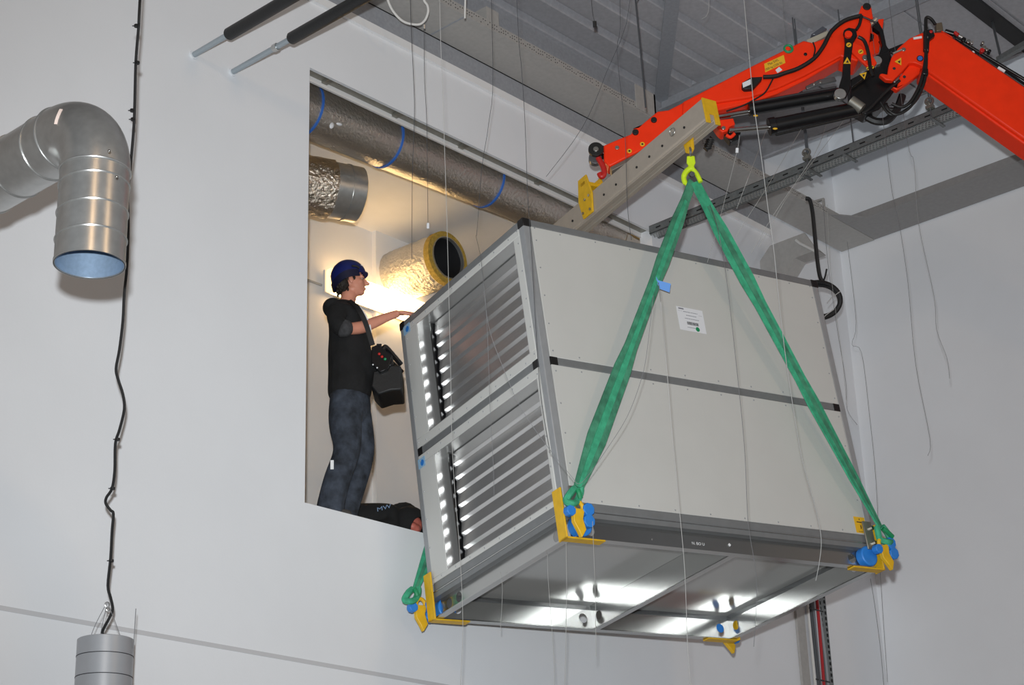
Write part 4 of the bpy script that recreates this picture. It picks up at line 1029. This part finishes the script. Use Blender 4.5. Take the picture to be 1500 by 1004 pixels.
# ================================================================== HANGING LINES (suspension wires for lamps, cut ends dangling)
def depth(p): return (p - CAM).dot(Q.col[2])
def wire(pts, d, lab, mt=NYLON, r=0.0022, top=True, first=None):
    """pts = pixels or pixels with their own depth; first = a point the line is tied to"""
    P_ = [PD(q[0], q[1], q[2] if len(q) > 2 else d) for q in pts]
    if first is not None: P_ = [V(first)] + P_
    if top and P_[0].z < ZD - 0.03: P_ = [V((P_[0].x, P_[0].y, ZD - 0.004))] + P_
    return tag(MB().tube(smooth_path(P_, 4), r * 0.72, 5).build('hanging_wire', mt), lab, 'wire', 'thin wires hanging in the hall')
TG = BW(*BF(964, 415, -0.2))
wire([(601, 0), (606, 120), (607, 170), (604, 260), (603, 380)], 12.15, 'thin wire ending in front of the foil duct stub beside the helmeted man', DARKWIRE, .0026)
w2 = wire([(621, 41), (622, 120), (625, 180), (627, 330)], 12.15, 'thin wire with white crimp hanging above the open duct stub', DARKWIRE, .0022, False)
MB().cyl(PD(627, 327, 12.15), PD(627, 335, 12.15), 0.009, n=8).build('crimp', PAPER, w2)
wire([(644, 0), (648, 120), (655, 336), (660, 540), (663, 670), (674, 818), (678, 918), (674, 1010)], 10.2, 'long pale wire crossing both louvres down to the bottom edge', NYLON, .0021)
wire([(722, 92), (716, 180), (706, 245), (699, 336), (697, 345)], 12.1, 'dark wire from the eave channel ending in a knot over the opening', DARKWIRE, .0022)
wire([(697, 346, 12.1), (701, 362, 10.9), (704, 376, 10.3), (708, 412), (716, 479), (737, 539), (762, 596), (800, 652), (837, 698), (847, 709), (860, 699), (885, 664), (918, 612), (938, 560), (947, 520), (957, 433)], 10.0, 'grey wire sagging in a deep loop across the louvres and the near sling', WIREG, .0019, False)
wire([(757, 0), (764, 100), (769, 180), (773, 286), (778, 360), (784, 467), (792, 580), (806, 664)], 10.2, 'grey wire dangling beside the near upright edge of the box', DARKWIRE, .0022)
wire([(908, 0), (904, 75), (915, 187), (919, 300), (925, 352)], 11.2, 'dark wire crossing the orange jib just right of its pulley', DARKWIRE, .0022)
wire([(923, 0), (888, 107), (853, 187), (800, 259)], 12.6, 'dark slanting wire left of the jib pulley', DARKWIRE, .0022)
wire([(866, 0), (871, 32)], 13.2, 'short wire with black end weight under the ribbed deck', DARKWIRE, .0024)
MB().cyl(PD(871, 31, 13.2), PD(871.5, 40, 13.2), 0.014, n=8).build('end_weight', BLACK, bpy.data.objects['hanging_wire.007'] if 'hanging_wire.007' in bpy.data.objects else None)
wire([(1039, 0), (1028, 28)], 13.0, 'short pale wire end hanging above the jib beside the wind brace', NYLON, .0022)
wire([(1146, -5), (1147, 22), (1151, 62)], 12.5, 'wire with a bright clip just above the green ring on the jib', WIREG, .002)
wire([(885, 108), (946, 108), (974, 119)], 12.8, 'loose pale wire scrap sticking out under the wind brace', NYLON, .0022, False) if False else None
wire([(1099, 100), (1104, 151), (1116, 236), (1126, 313), (1133, 362), (1141, 440), (1152, 532), (1171, 653), (1182, 699), (1196, 750), (1203, 791), (1200, 825), (1195, 851)], 9.6, 'thick pale wire with a curled end hanging in front of the right side panels', M('curled_wire', (150, 150, 148), 0.6), .0029)
wire([(1102, 245), (1079, 306)], 12.3, 'leftmost of four slanting pale wires tied to the black crane cylinders', NYLON, .0024, False, K(1123, 189, -0.1))
wire([(1120, 280), (1093, 322), (1060, 378)], 12.3, 'second from left of four slanting pale wires tied to the black crane cylinders', NYLON, .0021, False, K(1175, 187, -0.1))
wire([(1192, 228), (1133, 315), (1100, 372)], 12.3, 'third from left of four slanting pale wires tied to the black crane cylinders', NYLON, .0021, False, K(1210, 184, -0.1))
wire([(1159, 280), (1130, 330), (1112, 362)], 12.3, 'rightmost of four slanting pale wires tied to the black crane cylinders', NYLON, .0021, False, K(1235, 178, -0.1))
w5 = wire([(1083, 198), (1080, 220), (1056, 315), (1046, 352), (1036, 385)], 12.4, 'pale wire with small white crimp right of the yellow lug', NYLON, .002, False)
MB().cyl(PD(1080, 217, 12.4), PD(1079.5, 224, 12.4), 0.011, n=8).build('crimp', PAPER, w5)
wire([(966, 425), (975, 520), (985, 640), (989, 680), (995, 744), (1003, 836), (1007, 942), (1012, 1010)], 9.7, 'pale wire hanging from the blue tag over the side panels down past the base frame', NYLON, .0024, False, TG)
wire([(1050, 330), (1063, 400), (1077, 520), (1090, 650), (1094, 736), (1097, 775), (1108, 847), (1107, 903), (1104, 948)], 9.7, 'pale wire hanging just right of the white paper label', WIREG, .0022, False, BW(*BF(1040, 300, -0.27)))
wire([(802, 806, 10.95), (803, 850), (811, 959), (812, 1010)], 10.9, 'pale wire left of the yellow near corner guard', NYLON, .0018, False)
wire([(829, 788, 10.78), (830, 875), (827, 1010)], 10.75, 'pale wire hanging right under the yellow near corner guard', NYLON, .0022, False)
wire([(868, 764, 10.6), (872, 875), (873, 962)], 10.6, 'pale wire over the yellow and blue hook of the near corner', NYLON, .0022, False)
wire([(697, 345, 12.1), (702, 366, 10.6), (705, 384, 10.2), (713, 467), (718, 600), (722, 668), (724, 728)], 10.1, 'short grey wire hanging over the middle of both louvres', WIREG, .0018, False)
wire([(733, 838, 11.3), (736, 865), (733, 925)], 11.2, 'short pale wire crossing the left base channel', NYLON, .0019, False)
wire([(1241, 354), (1254, 471), (1248, 505), (1262, 517), (1273, 604), (1283, 705), (1290, 850), (1300, 1000)], 15.2, 'kinked grey wire on the right wall beside the box', WIREG, .0022, False, V((14.0, 8.0, ZS)) if False else None)
wire([(1297, 205), (1307, 283), (1317, 327), (1330, 415), (1341, 532), (1362, 642), (1359, 668)], 13.4, 'grey wire hooked at its end before the right wall', WIREG, .0024)
wire([(1327, 194), (1339, 238), (1345, 324), (1368, 433), (1372, 483), (1387, 524), (1391, 555)], 13.4, 'rightmost grey wire before the right wall', WIREG, .0024)
wire([(1206, 300), (1212, 380), (1226, 480), (1239, 560), (1241, 600), (1256, 623)], 15.2, 'thin grey wire with forked end beside the coiled black cable', WIREG, .0022, False)
wire([(1275, 848), (1281, 885), (1289, 945), (1295, 1010)], 14.6, 'grey wire on the right wall under the right box corner', WIREG, .0026, False)
wire([(1212, 300), (1217, 400), (1233, 520), (1240, 590)], 15.1, 'second thin wire beside the coiled black cable', NYLON, .002, False)

# ================================================================== PEOPLE
def skin_obj(name, verts, edges, mt, parent=None, sub=2, root=0, extra=None, vox=None, smooth=4):
    """grow a surface on a skeleton: verts {key: (pos, r or (rx, ry))}; extra = MB joined in before the remesh"""
    keys = list(verts); idx = {k: i for i, k in enumerate(keys)}
    me = bpy.data.meshes.new(name); me.from_pydata([tuple(verts[k][0]) for k in keys], [(idx[a], idx[b]) for a, b in edges], [])
    o = bpy.data.objects.new(name, me); COL.objects.link(o)
    md = o.modifiers.new('skin', 'SKIN'); md.use_smooth_shade = True; md.branch_smoothing = 0.6
    sv = me.skin_vertices[0].data
    for k in keys:
        r = verts[k][1]; sv[idx[k]].radius = (r, r) if not isinstance(r, tuple) else r
    for i in range(len(keys)): sv[i].use_root = (i == root)
    sd = o.modifiers.new('sub', 'SUBSURF'); sd.levels = sub; sd.render_levels = sub
    dg = bpy.context.evaluated_depsgraph_get()
    m2 = bpy.data.meshes.new_from_object(o.evaluated_get(dg))
    bpy.data.objects.remove(o)
    if extra or vox:
        bm = bmesh.new(); bm.from_mesh(m2)
        if extra:
            t = extra.mesh('t', mt); bm.from_mesh(t)
        bm.to_mesh(m2); bm.free()
        o = bpy.data.objects.new(name, m2); COL.objects.link(o)
        rm = o.modifiers.new('r', 'REMESH'); rm.mode = 'VOXEL'; rm.voxel_size = vox or 0.008
        if smooth:
            sm = o.modifiers.new('s', 'SMOOTH'); sm.iterations = smooth; sm.factor = 0.5
        dg = bpy.context.evaluated_depsgraph_get()
        m3 = bpy.data.meshes.new_from_object(o.evaluated_get(dg)); bpy.data.objects.remove(o); m2 = m3
    m2.materials.clear(); m2.materials.append(mt)
    inv = INV.get(parent.name) if parent else None
    if inv:
        for v in m2.vertices: v.co = inv @ v.co
    m2.polygons.foreach_set('use_smooth', [True] * len(m2.polygons))
    o = bpy.data.objects.new(name, m2); COL.objects.link(o)
    if parent: o.parent = parent; INV[o.name] = inv
    return o
# --- the standing man: vertical plane through his feet, image-right is his front
MO = V((7.96, 8.725, ZF)); UP = V((0, 0, 1))
def J(px, py, off_=0.0):
    return onpl(px, py, MO, CN) + CN * off_
man = thing('person', MO, 'man in navy helmet, black hooded top and dusty jeans standing in the opening', 'person')
mpx = (J(501, 500) - J(500, 500)).length
# head block, modelled around its centre; F = facing, S = his right (towards the viewer)
F = (CR * 0.97 + UP * 0.06 + CN * 0.18).normalized(); S = (-CN + CR * 0.18); S = (S - F * S.dot(F)).normalized(); U_ = S.cross(F) if S.cross(F).z > 0 else F.cross(S)
HC = J(513, 411)
def h(f, u, s=0.0): return HC + F * f + U_ * u + S * s
hd = MB()
hd.ell(h(-0.012, 0.03), F * 0.098, S * 0.077, U_ * 0.094, 24, 16)
hd.ell(h(0.035, -0.035), F * 0.066, S * 0.060, U_ * 0.088, 20, 14)
hd.ell(h(0.062, -0.092), F * 0.036, S * 0.036, U_ * 0.026, 14, 10)
hd.ell(h(0.016, -0.078), F * 0.062, S * 0.056, U_ * 0.034, 16, 10)
hd.ell(h(0.084, 0.018), F * 0.018, S * 0.055, U_ * 0.018, 14, 8)
hd.prism([h(0.092, 0.016, -0.010), h(0.136, -0.028, -0.009), h(0.128, -0.040, -0.011), h(0.086, -0.042, -0.017), h(0.07, 0.0, -0.016)], S * 0.026)
hd.ell(h(0.123, -0.030), F * 0.016, S * 0.016, U_ * 0.012, 10, 8)
hd.ell(h(0.094, -0.062), F * 0.012, S * 0.026, U_ * 0.007, 12, 8)
hd.ell(h(0.092, -0.074), F * 0.012, S * 0.023, U_ * 0.008, 12, 8)
for s in (1, -1):
    hd.ell(h(-0.002, -0.022, s * 0.073), F * 0.018 - U_ * 0.004, S * 0.009, U_ * 0.032, 12, 8)
    hd.ell(h(0.062, -0.028, s * 0.036), F * 0.026, S * 0.024, U_ * 0.026, 12, 8)
# joints
n_off = -0.17; f_off = 0.17
neckb = J(507, 452); 
body = {
 'pelvis': (J(511, 578), (0.10, 0.10)), 'waist': (J(510, 545), (0.10, 0.10)), 'chest': (J(507, 495), (0.14, 0.12)), 'upper': (J(505, 466), (0.10, 0.10)),
 'neck': (J(508, 449), 0.062), 'skull': (J(513, 424), 0.060),
 'sh_r': (J(497, 468, -0.17), 0.062), 'el_r': (J(504, 500, -0.22), 0.046), 'fa_r': (J(532, 491, -0.13), 0.050), 'wr_r': (BW(-0.13, 1.51, 2.005), 0.033), 'pm_r': (BW(-0.05, 1.49, 2.035), (0.030, 0.020)),
 'sh_l': (J(507, 468, 0.17), 0.062), 'el_l': (J(524, 522, 0.24), 0.044), 'wr_l': (J(550, 528, 0.14), 0.028), 'pm_l': (J(557, 528, 0.12), (0.034, 0.022)),
 'hip_r': (J(507, 592, -0.09), 0.075), 'kn_r': (J(514, 668, -0.10), 0.062), 'ca_r': (J(503, 700, -0.10), 0.056), 'an_r': (J(487, 749, -0.10), 0.042), 'to_r': (J(503, 764, -0.11), 0.036),
 'hip_l': (J(515, 592, 0.09), 0.075), 'kn_l': (J(528, 664, 0.10), 0.060), 'ca_l': (J(520, 700, 0.09), 0.054), 'an_l': (J(506, 752, 0.09), 0.042), 'to_l': (J(522, 768, 0.08), 0.036),
}
bed = [('pelvis', 'waist'), ('waist', 'chest'), ('chest', 'upper'), ('upper', 'neck'), ('neck', 'skull'), ('upper', 'sh_r'), ('sh_r', 'el_r'), ('el_r', 'fa_r'), ('fa_r', 'wr_r'), ('wr_r', 'pm_r'),
       ('upper', 'sh_l'), ('sh_l', 'el_l'), ('el_l', 'wr_l'), ('wr_l', 'pm_l'), ('pelvis', 'hip_r'), ('hip_r', 'kn_r'), ('kn_r', 'ca_r'), ('ca_r', 'an_r'), ('an_r', 'to_r'),
       ('pelvis', 'hip_l'), ('hip_l', 'kn_l'), ('kn_l', 'ca_l'), ('ca_l', 'an_l'), ('an_l', 'to_l')]
# right hand: four fingers draped over the top edge of the box, thumb along the near side
pm = body['pm_r'][0]
def fingers(mb, base, fwd, side, down, L_=0.09, curl=0.6, r=0.0088):
    for k in range(4):
        o_ = side * (0.030 - 0.020 * k); l = L_ * (0.92, 1.05, 1.0, 0.8)[k]
        pts = [base - fwd * 0.02 + o_, base + fwd * 0.035 + o_]
        ang = 0.0; p = pts[-1]
        for seg, a_ in ((0.45, 0.35), (0.32, 0.9), (0.23, 1.0)):
            ang += a_ * curl; p = p + (fwd * math.cos(ang) + down * math.sin(ang)) * (l * seg); pts.append(p)
        mb.tube(smooth_path(pts, 3), [r * 1.15] * 4 + [r * 1.05] * 3 + [r] * 3 + [r * 0.92] * 2 + [r * 0.75], 8)
    tp = [base - fwd * 0.035 + side * 0.026, base + fwd * 0.0 + side * 0.052 + down * 0.012, base + fwd * 0.035 + side * 0.058 + down * 0.02, base + fwd * 0.06 + side * 0.052 + down * 0.024]
    mb.tube(smooth_path(tp, 3), [0.014] * 4 + [0.0115] * 3 + [0.0095] * 2 + [0.008], 8)
hand_dir = (ba * 0.95 + UP * 0.05 - bb * 0.1).normalized()
side = (-bb * 0.95 - UP * 0.25); side = (side - hand_dir * side.dot(hand_dir)).normalized()
dn = hand_dir.cross(side); dn = dn if dn.z < 0 else -dn
ex = MB(); ex.v += hd.v; ex.f += hd.f
ex.ell(pm + hand_dir * 0.012, hand_dir * 0.052, side * 0.040, dn * 0.017, 16, 10)
fingers(ex, pm + hand_dir * 0.02, hand_dir, side, dn, 0.088, 0.30)
pm2 = body['pm_l'][0]; hd2 = (CR * 0.7 - CN * 0.6 - UP * 0.1).normalized(); sd2 = (UP - hd2 * UP.dot(hd2)).normalized(); dn2 = hd2.cross(sd2); dn2 = dn2 if dn2.dot(CN) < 0 else -dn2
ex.ell(pm2 + hd2 * 0.012, hd2 * 0.050, sd2 * 0.040, dn2 * 0.018, 16, 10)
fingers(ex, pm2 + hd2 * 0.02, hd2, sd2, dn2, 0.085, 0.9)
skin_obj('body', body, bed, SKIN, man, 2, 0, ex, 0.006, 3)
# eyes, brows, mouth line
for s in (1, -1):
    MB().ell(h(0.080, -0.004, s * 0.035), F * 0.010, S * 0.012, U_ * 0.0065, 12, 8).build('eye', M('eye_white', (170, 150, 142), 0.4), man)
    MB().ell(h(0.0865, -0.004, s * 0.038), F * 0.0055, S * 0.0075, U_ * 0.006, 10, 6).build('iris', INK, man)
    MB().tube([h(0.093, 0.012, s * 0.012), h(0.098, 0.018, s * 0.03), h(0.086, 0.016, s * 0.054)], 0.0045, 6).build('eyebrow', HAIR, man)
MB().tube(smooth_path([h(0.086, -0.069, 0.022), h(0.104, -0.068, 0.006), h(0.104, -0.068, -0.006), h(0.086, -0.069, -0.022)]), 0.004, 6).build('lips', M('lips', (176, 96, 88), 0.5), man)
# hair at nape and temples
mb = MB()
mb.ell(h(-0.058, -0.03), F * 0.055, S * 0.079, U_ * 0.07, 24, 16, 0.035)
for i in range(160):
    a_ = random.uniform(-1, 1); p = h(-0.055 + random.uniform(-0.045, 0.03), -0.045 + random.uniform(-0.045, 0.035), a_ * 0.07)
    mb.ell(p, F * 0.009, S * 0.008, U_ * 0.016, 7, 5, 0.15)
for s in (1, -1):
    for i in range(16): mb.ell(h(-0.03 + 0.0035 * i, 0.004 + random.uniform(-0.02, 0.012), s * 0.070), F * 0.008, S * 0.006, U_ * 0.018, 7, 5, 0.15)
mb.build('hair', HAIR, man, ang=80)
# helmet: shell, brim peak, ear vent, band, chin lettering patch
bmh = bmesh.new(); bmesh.ops.create_uvsphere(bmh, u_segments=40, v_segments=24, radius=1)
bmesh.ops.bisect_plane(bmh, geom=bmh.verts[:] + bmh.edges[:] + bmh.faces[:], plane_co=(0, 0, -0.22), plane_no=(0, 0, 1), clear_inner=True)
mb = MB(); mb.v = []; bmh.verts.ensure_lookup_table()
HF = (F * 0.94 + U_ * 0.0).normalized()
tF = (F * math.cos(0.16) + U_ * math.sin(0.16)); tU = (U_ * math.cos(0.16) - F * math.sin(0.16))
hc2 = h(-0.014, 0.042)
for v in bmh.verts:
    f_, s_, u_ = v.co.x, v.co.y, v.co.z
    q = hc2 + tF * (0.128 * f_) + S * (0.103 * s_) + tU * (0.112 * u_ - 0.055 * max(0, -f_) ** 2 * (1 if u_ < 0.15 else 0.3))
    mb.v.append(q)
mb.f = [tuple(v.index for v in f.verts) for f in bmh.faces]; bmh.free()
hs_ = mb.build('helmet', HELM, man, ang=60)
so_ = hs_.modifiers.new('t', 'SOLIDIFY'); so_.thickness = 0.008; so_.offset = -1
MB().ribbon([hc2 + tF * (0.127 * math.cos(t)) + S * (0.103 * math.sin(t)) - tU * 0.018 for t in [math.radians(-62 + i * 12.4) for i in range(11)]], tF * 0.9 - tU * 0.3, 0.034, 0.005).build('helmet_peak', HELM, man)
MB().tube(smooth_path([hc2 + tF * 0.02 + S * 0.106 + tU * 0.02, hc2 + tF * 0.055 + S * 0.098 + tU * 0.015, hc2 + tF * 0.075 + S * 0.088 + tU * 0.0]), [0.002] + [0.008] * 11 + [0.003], 8).build('helmet_vent', BLACK, man)
MB().ribbon([hc2 + tF * (0.1305 * math.cos(t)) + S * (0.1055 * math.sin(t)) - tU * (0.03 + 0.05 * max(0, -math.cos(t)) ** 2) for t in [math.radians(60 + i * 15) for i in range(17)]], tU, 0.055, 0.006).build('helmet_rim', M('dark_navy_rim', (16, 20, 48), 0.4), man)
for k in range(5):
    t = math.radians(18 + k * 4.5); p = hc2 + tF * (0.121 * math.cos(t)) + S * (0.097 * math.sin(t)) + tU * (0.034 + 0.004 * (k % 2)); n_ = (tF * math.cos(t) + S * math.sin(t))
    MB().ell(p, tU * 0.006, n_.cross(tU) * 0.0032, n_ * 0.002, 8, 6).build('helmet_letter', LITER, man)
# clothing: hooded top, rolled sleeve, jeans, boots
top = {'hem0': (J(513, 590), (0.16, 0.16)), 'hem': (J(512, 573), (0.178, 0.17)), 'belly': (J(514, 545), (0.178, 0.17)), 'mid': (J(512, 512), (0.172, 0.17)), 'chest': (J(510, 486), (0.166, 0.165)), 'upper': (J(503, 462), (0.11, 0.125)), 'collar': (J(505, 449), (0.092, 0.09)), 'coltop': (J(506, 441), (0.085, 0.08)),
       'sh_r': (J(495, 468, -0.16), 0.085), 'ua_r': (J(497, 488, -0.21), 0.074), 'el_r': (J(504, 500, -0.225), 0.068), 'cuff_r': (J(517, 496, -0.175), 0.058),
       'sh_l': (J(507, 468, 0.16), 0.082), 'el_l': (J(524, 521, 0.24), 0.066), 'cuff_l': (J(540, 526, 0.18), 0.05)}
te = [('hem0', 'hem'), ('hem', 'belly'), ('belly', 'mid'), ('mid', 'chest'), ('chest', 'upper'), ('upper', 'collar'), ('collar', 'coltop'), ('upper', 'sh_r'), ('sh_r', 'ua_r'), ('ua_r', 'el_r'), ('el_r', 'cuff_r'), ('upper', 'sh_l'), ('sh_l', 'el_l'), ('el_l', 'cuff_l')]
ex = MB()
ex.ell(J(488, 452), CR * 0.075, CN * 0.12, UP * 0.065, 18, 12)          # folded hood behind the neck
ex.ell(J(533, 538), CR * 0.095, CN * 0.13, UP * 0.15, 18, 12)
skin_obj('hooded_top', top, te, FLEECE, man, 2, 0, ex, 0.009, 4)
skin_obj('rolled_sleeve', {'a': (J(500, 497, -0.22), 0.071), 'b': (J(508, 499, -0.215), 0.071), 'c': (J(519, 495, -0.17), 0.060)}, [('a', 'b'), ('b', 'c')], SLEEVE, man, 2)
MB().tube(smooth_path([J(529, 460, -.12), J(538, 474, -.14), J(544, 488, -.15), J(546, 503, -.15)]), 0.007, 6).build('strap', LITER, man)
MB().ribbon(smooth_path([J(514, 452, -.14), J(527, 466, -.185), J(538, 486, -.19), J(549, 520, -.18)]), CR, 0.035, 0.006).build('harness_strap', BLACK, man)
jn = {'w0': (J(511, 548), (0.14, 0.14)), 'w': (J(511, 566), (0.162, 0.155)), 'p': (J(510, 590), (0.175, 0.165)), 'hr': (J(506, 614, -0.085), 0.142), 'tr': (J(508, 640, -0.09), 0.122), 'kr': (J(513, 668, -0.10), 0.096), 'cr': (J(498, 700, -0.10), 0.098), 'ar': (J(489, 735, -0.10), 0.098), 'br': (J(485, 756, -0.10), 0.104), 'zr': (J(486, 778, -0.10), 0.112),
      'hl': (J(519, 614, 0.085), 0.135), 'tl': (J(526, 640, 0.09), 0.112), 'kl': (J(529, 665, 0.10), 0.090), 'cl': (J(519, 700, 0.09), 0.086), 'al': (J(506, 738, 0.09), 0.090), 'bl': (J(502, 758, 0.09), 0.094), 'zl': (J(504, 780, 0.09), 0.105)}
je = [('w0', 'w'), ('ar', 'br'), ('br', 'zr'), ('bl', 'zl'), ('w', 'p'), ('p', 'hr'), ('hr', 'tr'), ('tr', 'kr'), ('kr', 'cr'), ('cr', 'ar'), ('p', 'hl'), ('hl', 'tl'), ('tl', 'kl'), ('kl', 'cl'), ('cl', 'al'), ('al', 'bl')]
skin_obj('jeans', jn, je, JEANS, man, 2, 0, None, 0.009, 3)
for nm, key, tk in (('boot', 'an_r', 'to_r'), ('boot', 'an_l', 'to_l')):
    a_, b_ = body[key][0], body[tk][0]
    a2 = V((a_.x, a_.y, ZF + 0.05)); d_ = (V((b_.x, b_.y, 0)) - V((a_.x, a_.y, 0))).normalized()
    skin_obj(nm, {'h': (a2 - d_ * 0.04, 0.045), 'm': (a2 + d_ * 0.07, (0.045, 0.045)), 't': (a2 + d_ * 0.15 - UP * 0.01, (0.034, 0.040)), 'an': (a2 + UP * 0.07 - d_ * 0.02, 0.055)}, [('h', 'm'), ('m', 't'), ('h', 'an')], BOOT, man, 2)
p = J(491, 694, -0.19)
MB().frame(p - CR * 0.012 - UP * 0.032, CR * 0.022, UP * 0.064, -CN * 0.004).build('reflective_patch', LITER, man)

# --- crane remote control carried at the waist
rc = thing('crane_remote', J(566, 545, 0.0), 'black crane remote control with red and green buttons held at the waist by the man', 'remote control')
def rcb(pts, off_, th, name, mt, bev=0.006): return MB().prism([J(x, y, off_) for x, y in pts], CN * th).build(name, mt, rc, bevel=bev)
rcb([(548, 524), (556, 520), (578, 536), (572, 556), (560, 561), (547, 546)], -0.20, 0.05, 'control_panel', BLKM)
rcb([(549, 556), (562, 552), (576, 546), (590, 548), (591, 583), (575, 584), (557, 590), (546, 578)], -0.16, 0.30, 'case', BLACK, 0.012)
MB().tube(smooth_path([J(560, 530, -.16), J(564, 523, -.16), J(568, 521, -.15), (J(578, 529, -.1)), J(588, 538, -.05)]), 0.018, 8).build('guard_bar', BLKM, rc)
MB().tube(smooth_path([J(560, 530, .1), J(564, 523, .1), J(568, 521, .1), (J(578, 529, .1)), J(588, 538, .1)]), 0.016, 8).build('guard_bar', BLKM, rc)
rcb([(571, 536), (578, 536), (579, 548), (572, 552)], -0.19, 0.06, 'side_switch', BLKM)
for x, y, m_ in ((559, 534.5, RED), (563, 538.5, RED), (567.5, 542, GREENP)):
    MB().ell(J(x, y, -0.205), CR * 0.010, UP * 0.010, CN * 0.008, 10, 8).build('button', m_, rc)
for x, y in ((550, 550), (556, 554.5)):
    MB().ell(J(x, y, -0.205), CR * 0.006, UP * 0.006, CN * 0.005, 8, 6).build('toggle_cap', LITER, rc)
for x in (556.5, 560): MB().tube([J(x, 531, -0.18), J(x + 0.3, 519, -0.19)], [0.007, 0.010], 8).build('joystick', BLKM, rc)

# --- second person lying on the floor of the opening, head towards the box
def G(px, py, y): return PY(px, py, y)
per = thing('person', (8.3, 8.85, ZF), 'person in black hooded jacket lying low on the opening floor beside the box', 'person')
lb_ = {'hip': (V((8.08, 9.16, ZF + 0.11)), (0.12, 0.11)), 'waist': (G(530, 765, 8.95), (0.13, 0.12)), 'chest': (G(556, 764, 8.86), (0.13, 0.13)), 'neck': (G(586, 768, 8.74), 0.06), 'head': (G(599, 770, 8.70), (0.075, 0.085)),
       'sr': (G(578, 775, 8.72), 0.06), 'er': (V((8.34, 8.78, ZF + 0.055)), 0.045), 'wr': (V((8.46, 8.80, ZF + 0.035)), 0.028),
       'sl': (G(580, 757, 8.95), 0.06), 'el': (V((8.50, 9.06, ZF + 0.055)), 0.045), 'wl': (V((8.62, 9.0, ZF + 0.035)), 0.028),
       'kr': (V((7.6, 9.3, ZF + 0.08)), 0.07), 'ar': (V((7.2, 9.6, ZF + 0.06)), 0.05), 'kl': (V((7.7, 9.5, ZF + 0.08)), 0.07), 'al': (V((7.4, 9.85, ZF + 0.06)), 0.05)}
le = [('hip', 'waist'), ('waist', 'chest'), ('chest', 'neck'), ('neck', 'head'), ('chest', 'sr'), ('sr', 'er'), ('er', 'wr'), ('chest', 'sl'), ('sl', 'el'), ('el', 'wl'), ('hip', 'kr'), ('kr', 'ar'), ('hip', 'kl'), ('kl', 'al')]
ex = MB()
hcen = lb_['head'][0]
ex.ell(hcen, CR * 0.095, CN * 0.075, UP * 0.085, 18, 12); ex.ell(hcen + CR * 0.03 - CN * 0.075 - UP * 0.03, CR * 0.03, CN * 0.03, UP * 0.03, 12, 8)
ex.ell(hcen + CR * 0.045 - CN * 0.045 - UP * 0.04, CR * 0.04, CN * 0.045, UP * 0.035, 12, 8)
for key, d_ in (('wr', V((0.9, -0.1, 0))), ('wl', V((0.7, -0.6, 0)))):
    b_ = lb_[key][0]; d_ = d_.normalized(); s_ = UP.cross(d_)
    ex.ell(b_ + d_ * 0.04 - UP * 0.02, d_ * 0.05, s_ * 0.04, UP * 0.016, 14, 8); fingers(ex, b_ + d_ * 0.05 - UP * 0.02, d_, s_, -UP, 0.085, 0.12)
skin_obj('body', lb_, le, SKINR, per, 2, 0, ex, 0.008, 3)
lj = {'hip': (V((8.08, 9.14, ZF + 0.125)), (0.15, 0.125)), 'waist': (G(530, 764, 8.95), (0.15, 0.14)), 'chest': (G(558, 762, 8.86), (0.155, 0.15)), 'upper': (G(578, 764, 8.80), (0.13, 0.13)), 'neck': (G(588, 764, 8.76), (0.10, 0.10)),
      'sr': (G(576, 776, 8.72), 0.085), 'er': (V((8.34, 8.79, ZF + 0.07)), 0.06), 'wr': (V((8.43, 8.805, ZF + 0.045)), 0.04), 'sl': (G(580, 757, 8.95), 0.085), 'el': (V((8.50, 9.06, ZF + 0.07)), 0.06), 'wl': (V((8.59, 9.01, ZF + 0.05)), 0.04)}
lje = [('hip', 'waist'), ('waist', 'chest'), ('chest', 'upper'), ('upper', 'neck'), ('upper', 'sr'), ('sr', 'er'), ('er', 'wr'), ('upper', 'sl'), ('sl', 'el'), ('el', 'wl')]
skin_obj('jacket', lj, lje, FLEECE, per, 2, 0, None, 0.01, 3)
# hood: open shell around the head
bmh = bmesh.new(); bmesh.ops.create_uvsphere(bmh, u_segments=32, v_segments=20, radius=1)
fd = (CR * 0.70 - CN * 0.55 - UP * 0.42).normalized()
lfd = V((CR.dot(fd), CN.dot(fd), fd.z))
bmesh.ops.bisect_plane(bmh, geom=bmh.verts[:] + bmh.edges[:] + bmh.faces[:], plane_co=lfd * 0.80, plane_no=lfd, clear_outer=True)
mb = MB()
bmh.verts.ensure_lookup_table()
for v in bmh.verts:
    mb.v.append(hcen + UP * 0.015 + CR * (0.128 * v.co.x) + CN * (0.118 * v.co.y) + UP * (0.122 * v.co.z))
mb.f = [tuple(v.index for v in f.verts) for f in bmh.faces]
bmh.free()
ho = mb.build('hood', FLEECE, per, ang=60); so_ = ho.modifiers.new('t', 'SOLIDIFY'); so_.thickness = 0.012
MB().ell(G(590, 752, 8.80), CR * 0.10, CN * 0.09, UP * 0.075, 16, 10, 0.06).build('hood_fold', FLEECE, per)
skin_obj('trousers', {'h': (V((8.08, 9.15, ZF + 0.12)), (0.14, 0.12)), 'p': (V((8.0, 9.24, ZF + 0.12)), (0.14, 0.12)), 'kr': (V((7.6, 9.3, ZF + 0.09)), 0.085), 'ar': (V((7.25, 9.56, ZF + 0.07)), 0.065), 'kl': (V((7.7, 9.5, ZF + 0.09)), 0.085), 'al': (V((7.43, 9.8, ZF + 0.07)), 0.065)},
         [('h', 'p'), ('p', 'kr'), ('kr', 'ar'), ('p', 'kl'), ('kl', 'al')], JEANS, per, 2)
o_ = G(553, 750, 8.72)
text('MW', o_, (CR * 0.9 + UP * 0.25), (UP * 0.75 + CN * 0.6 - CR * 0.1), 0.07, PLBLUE, per, width=0.10)
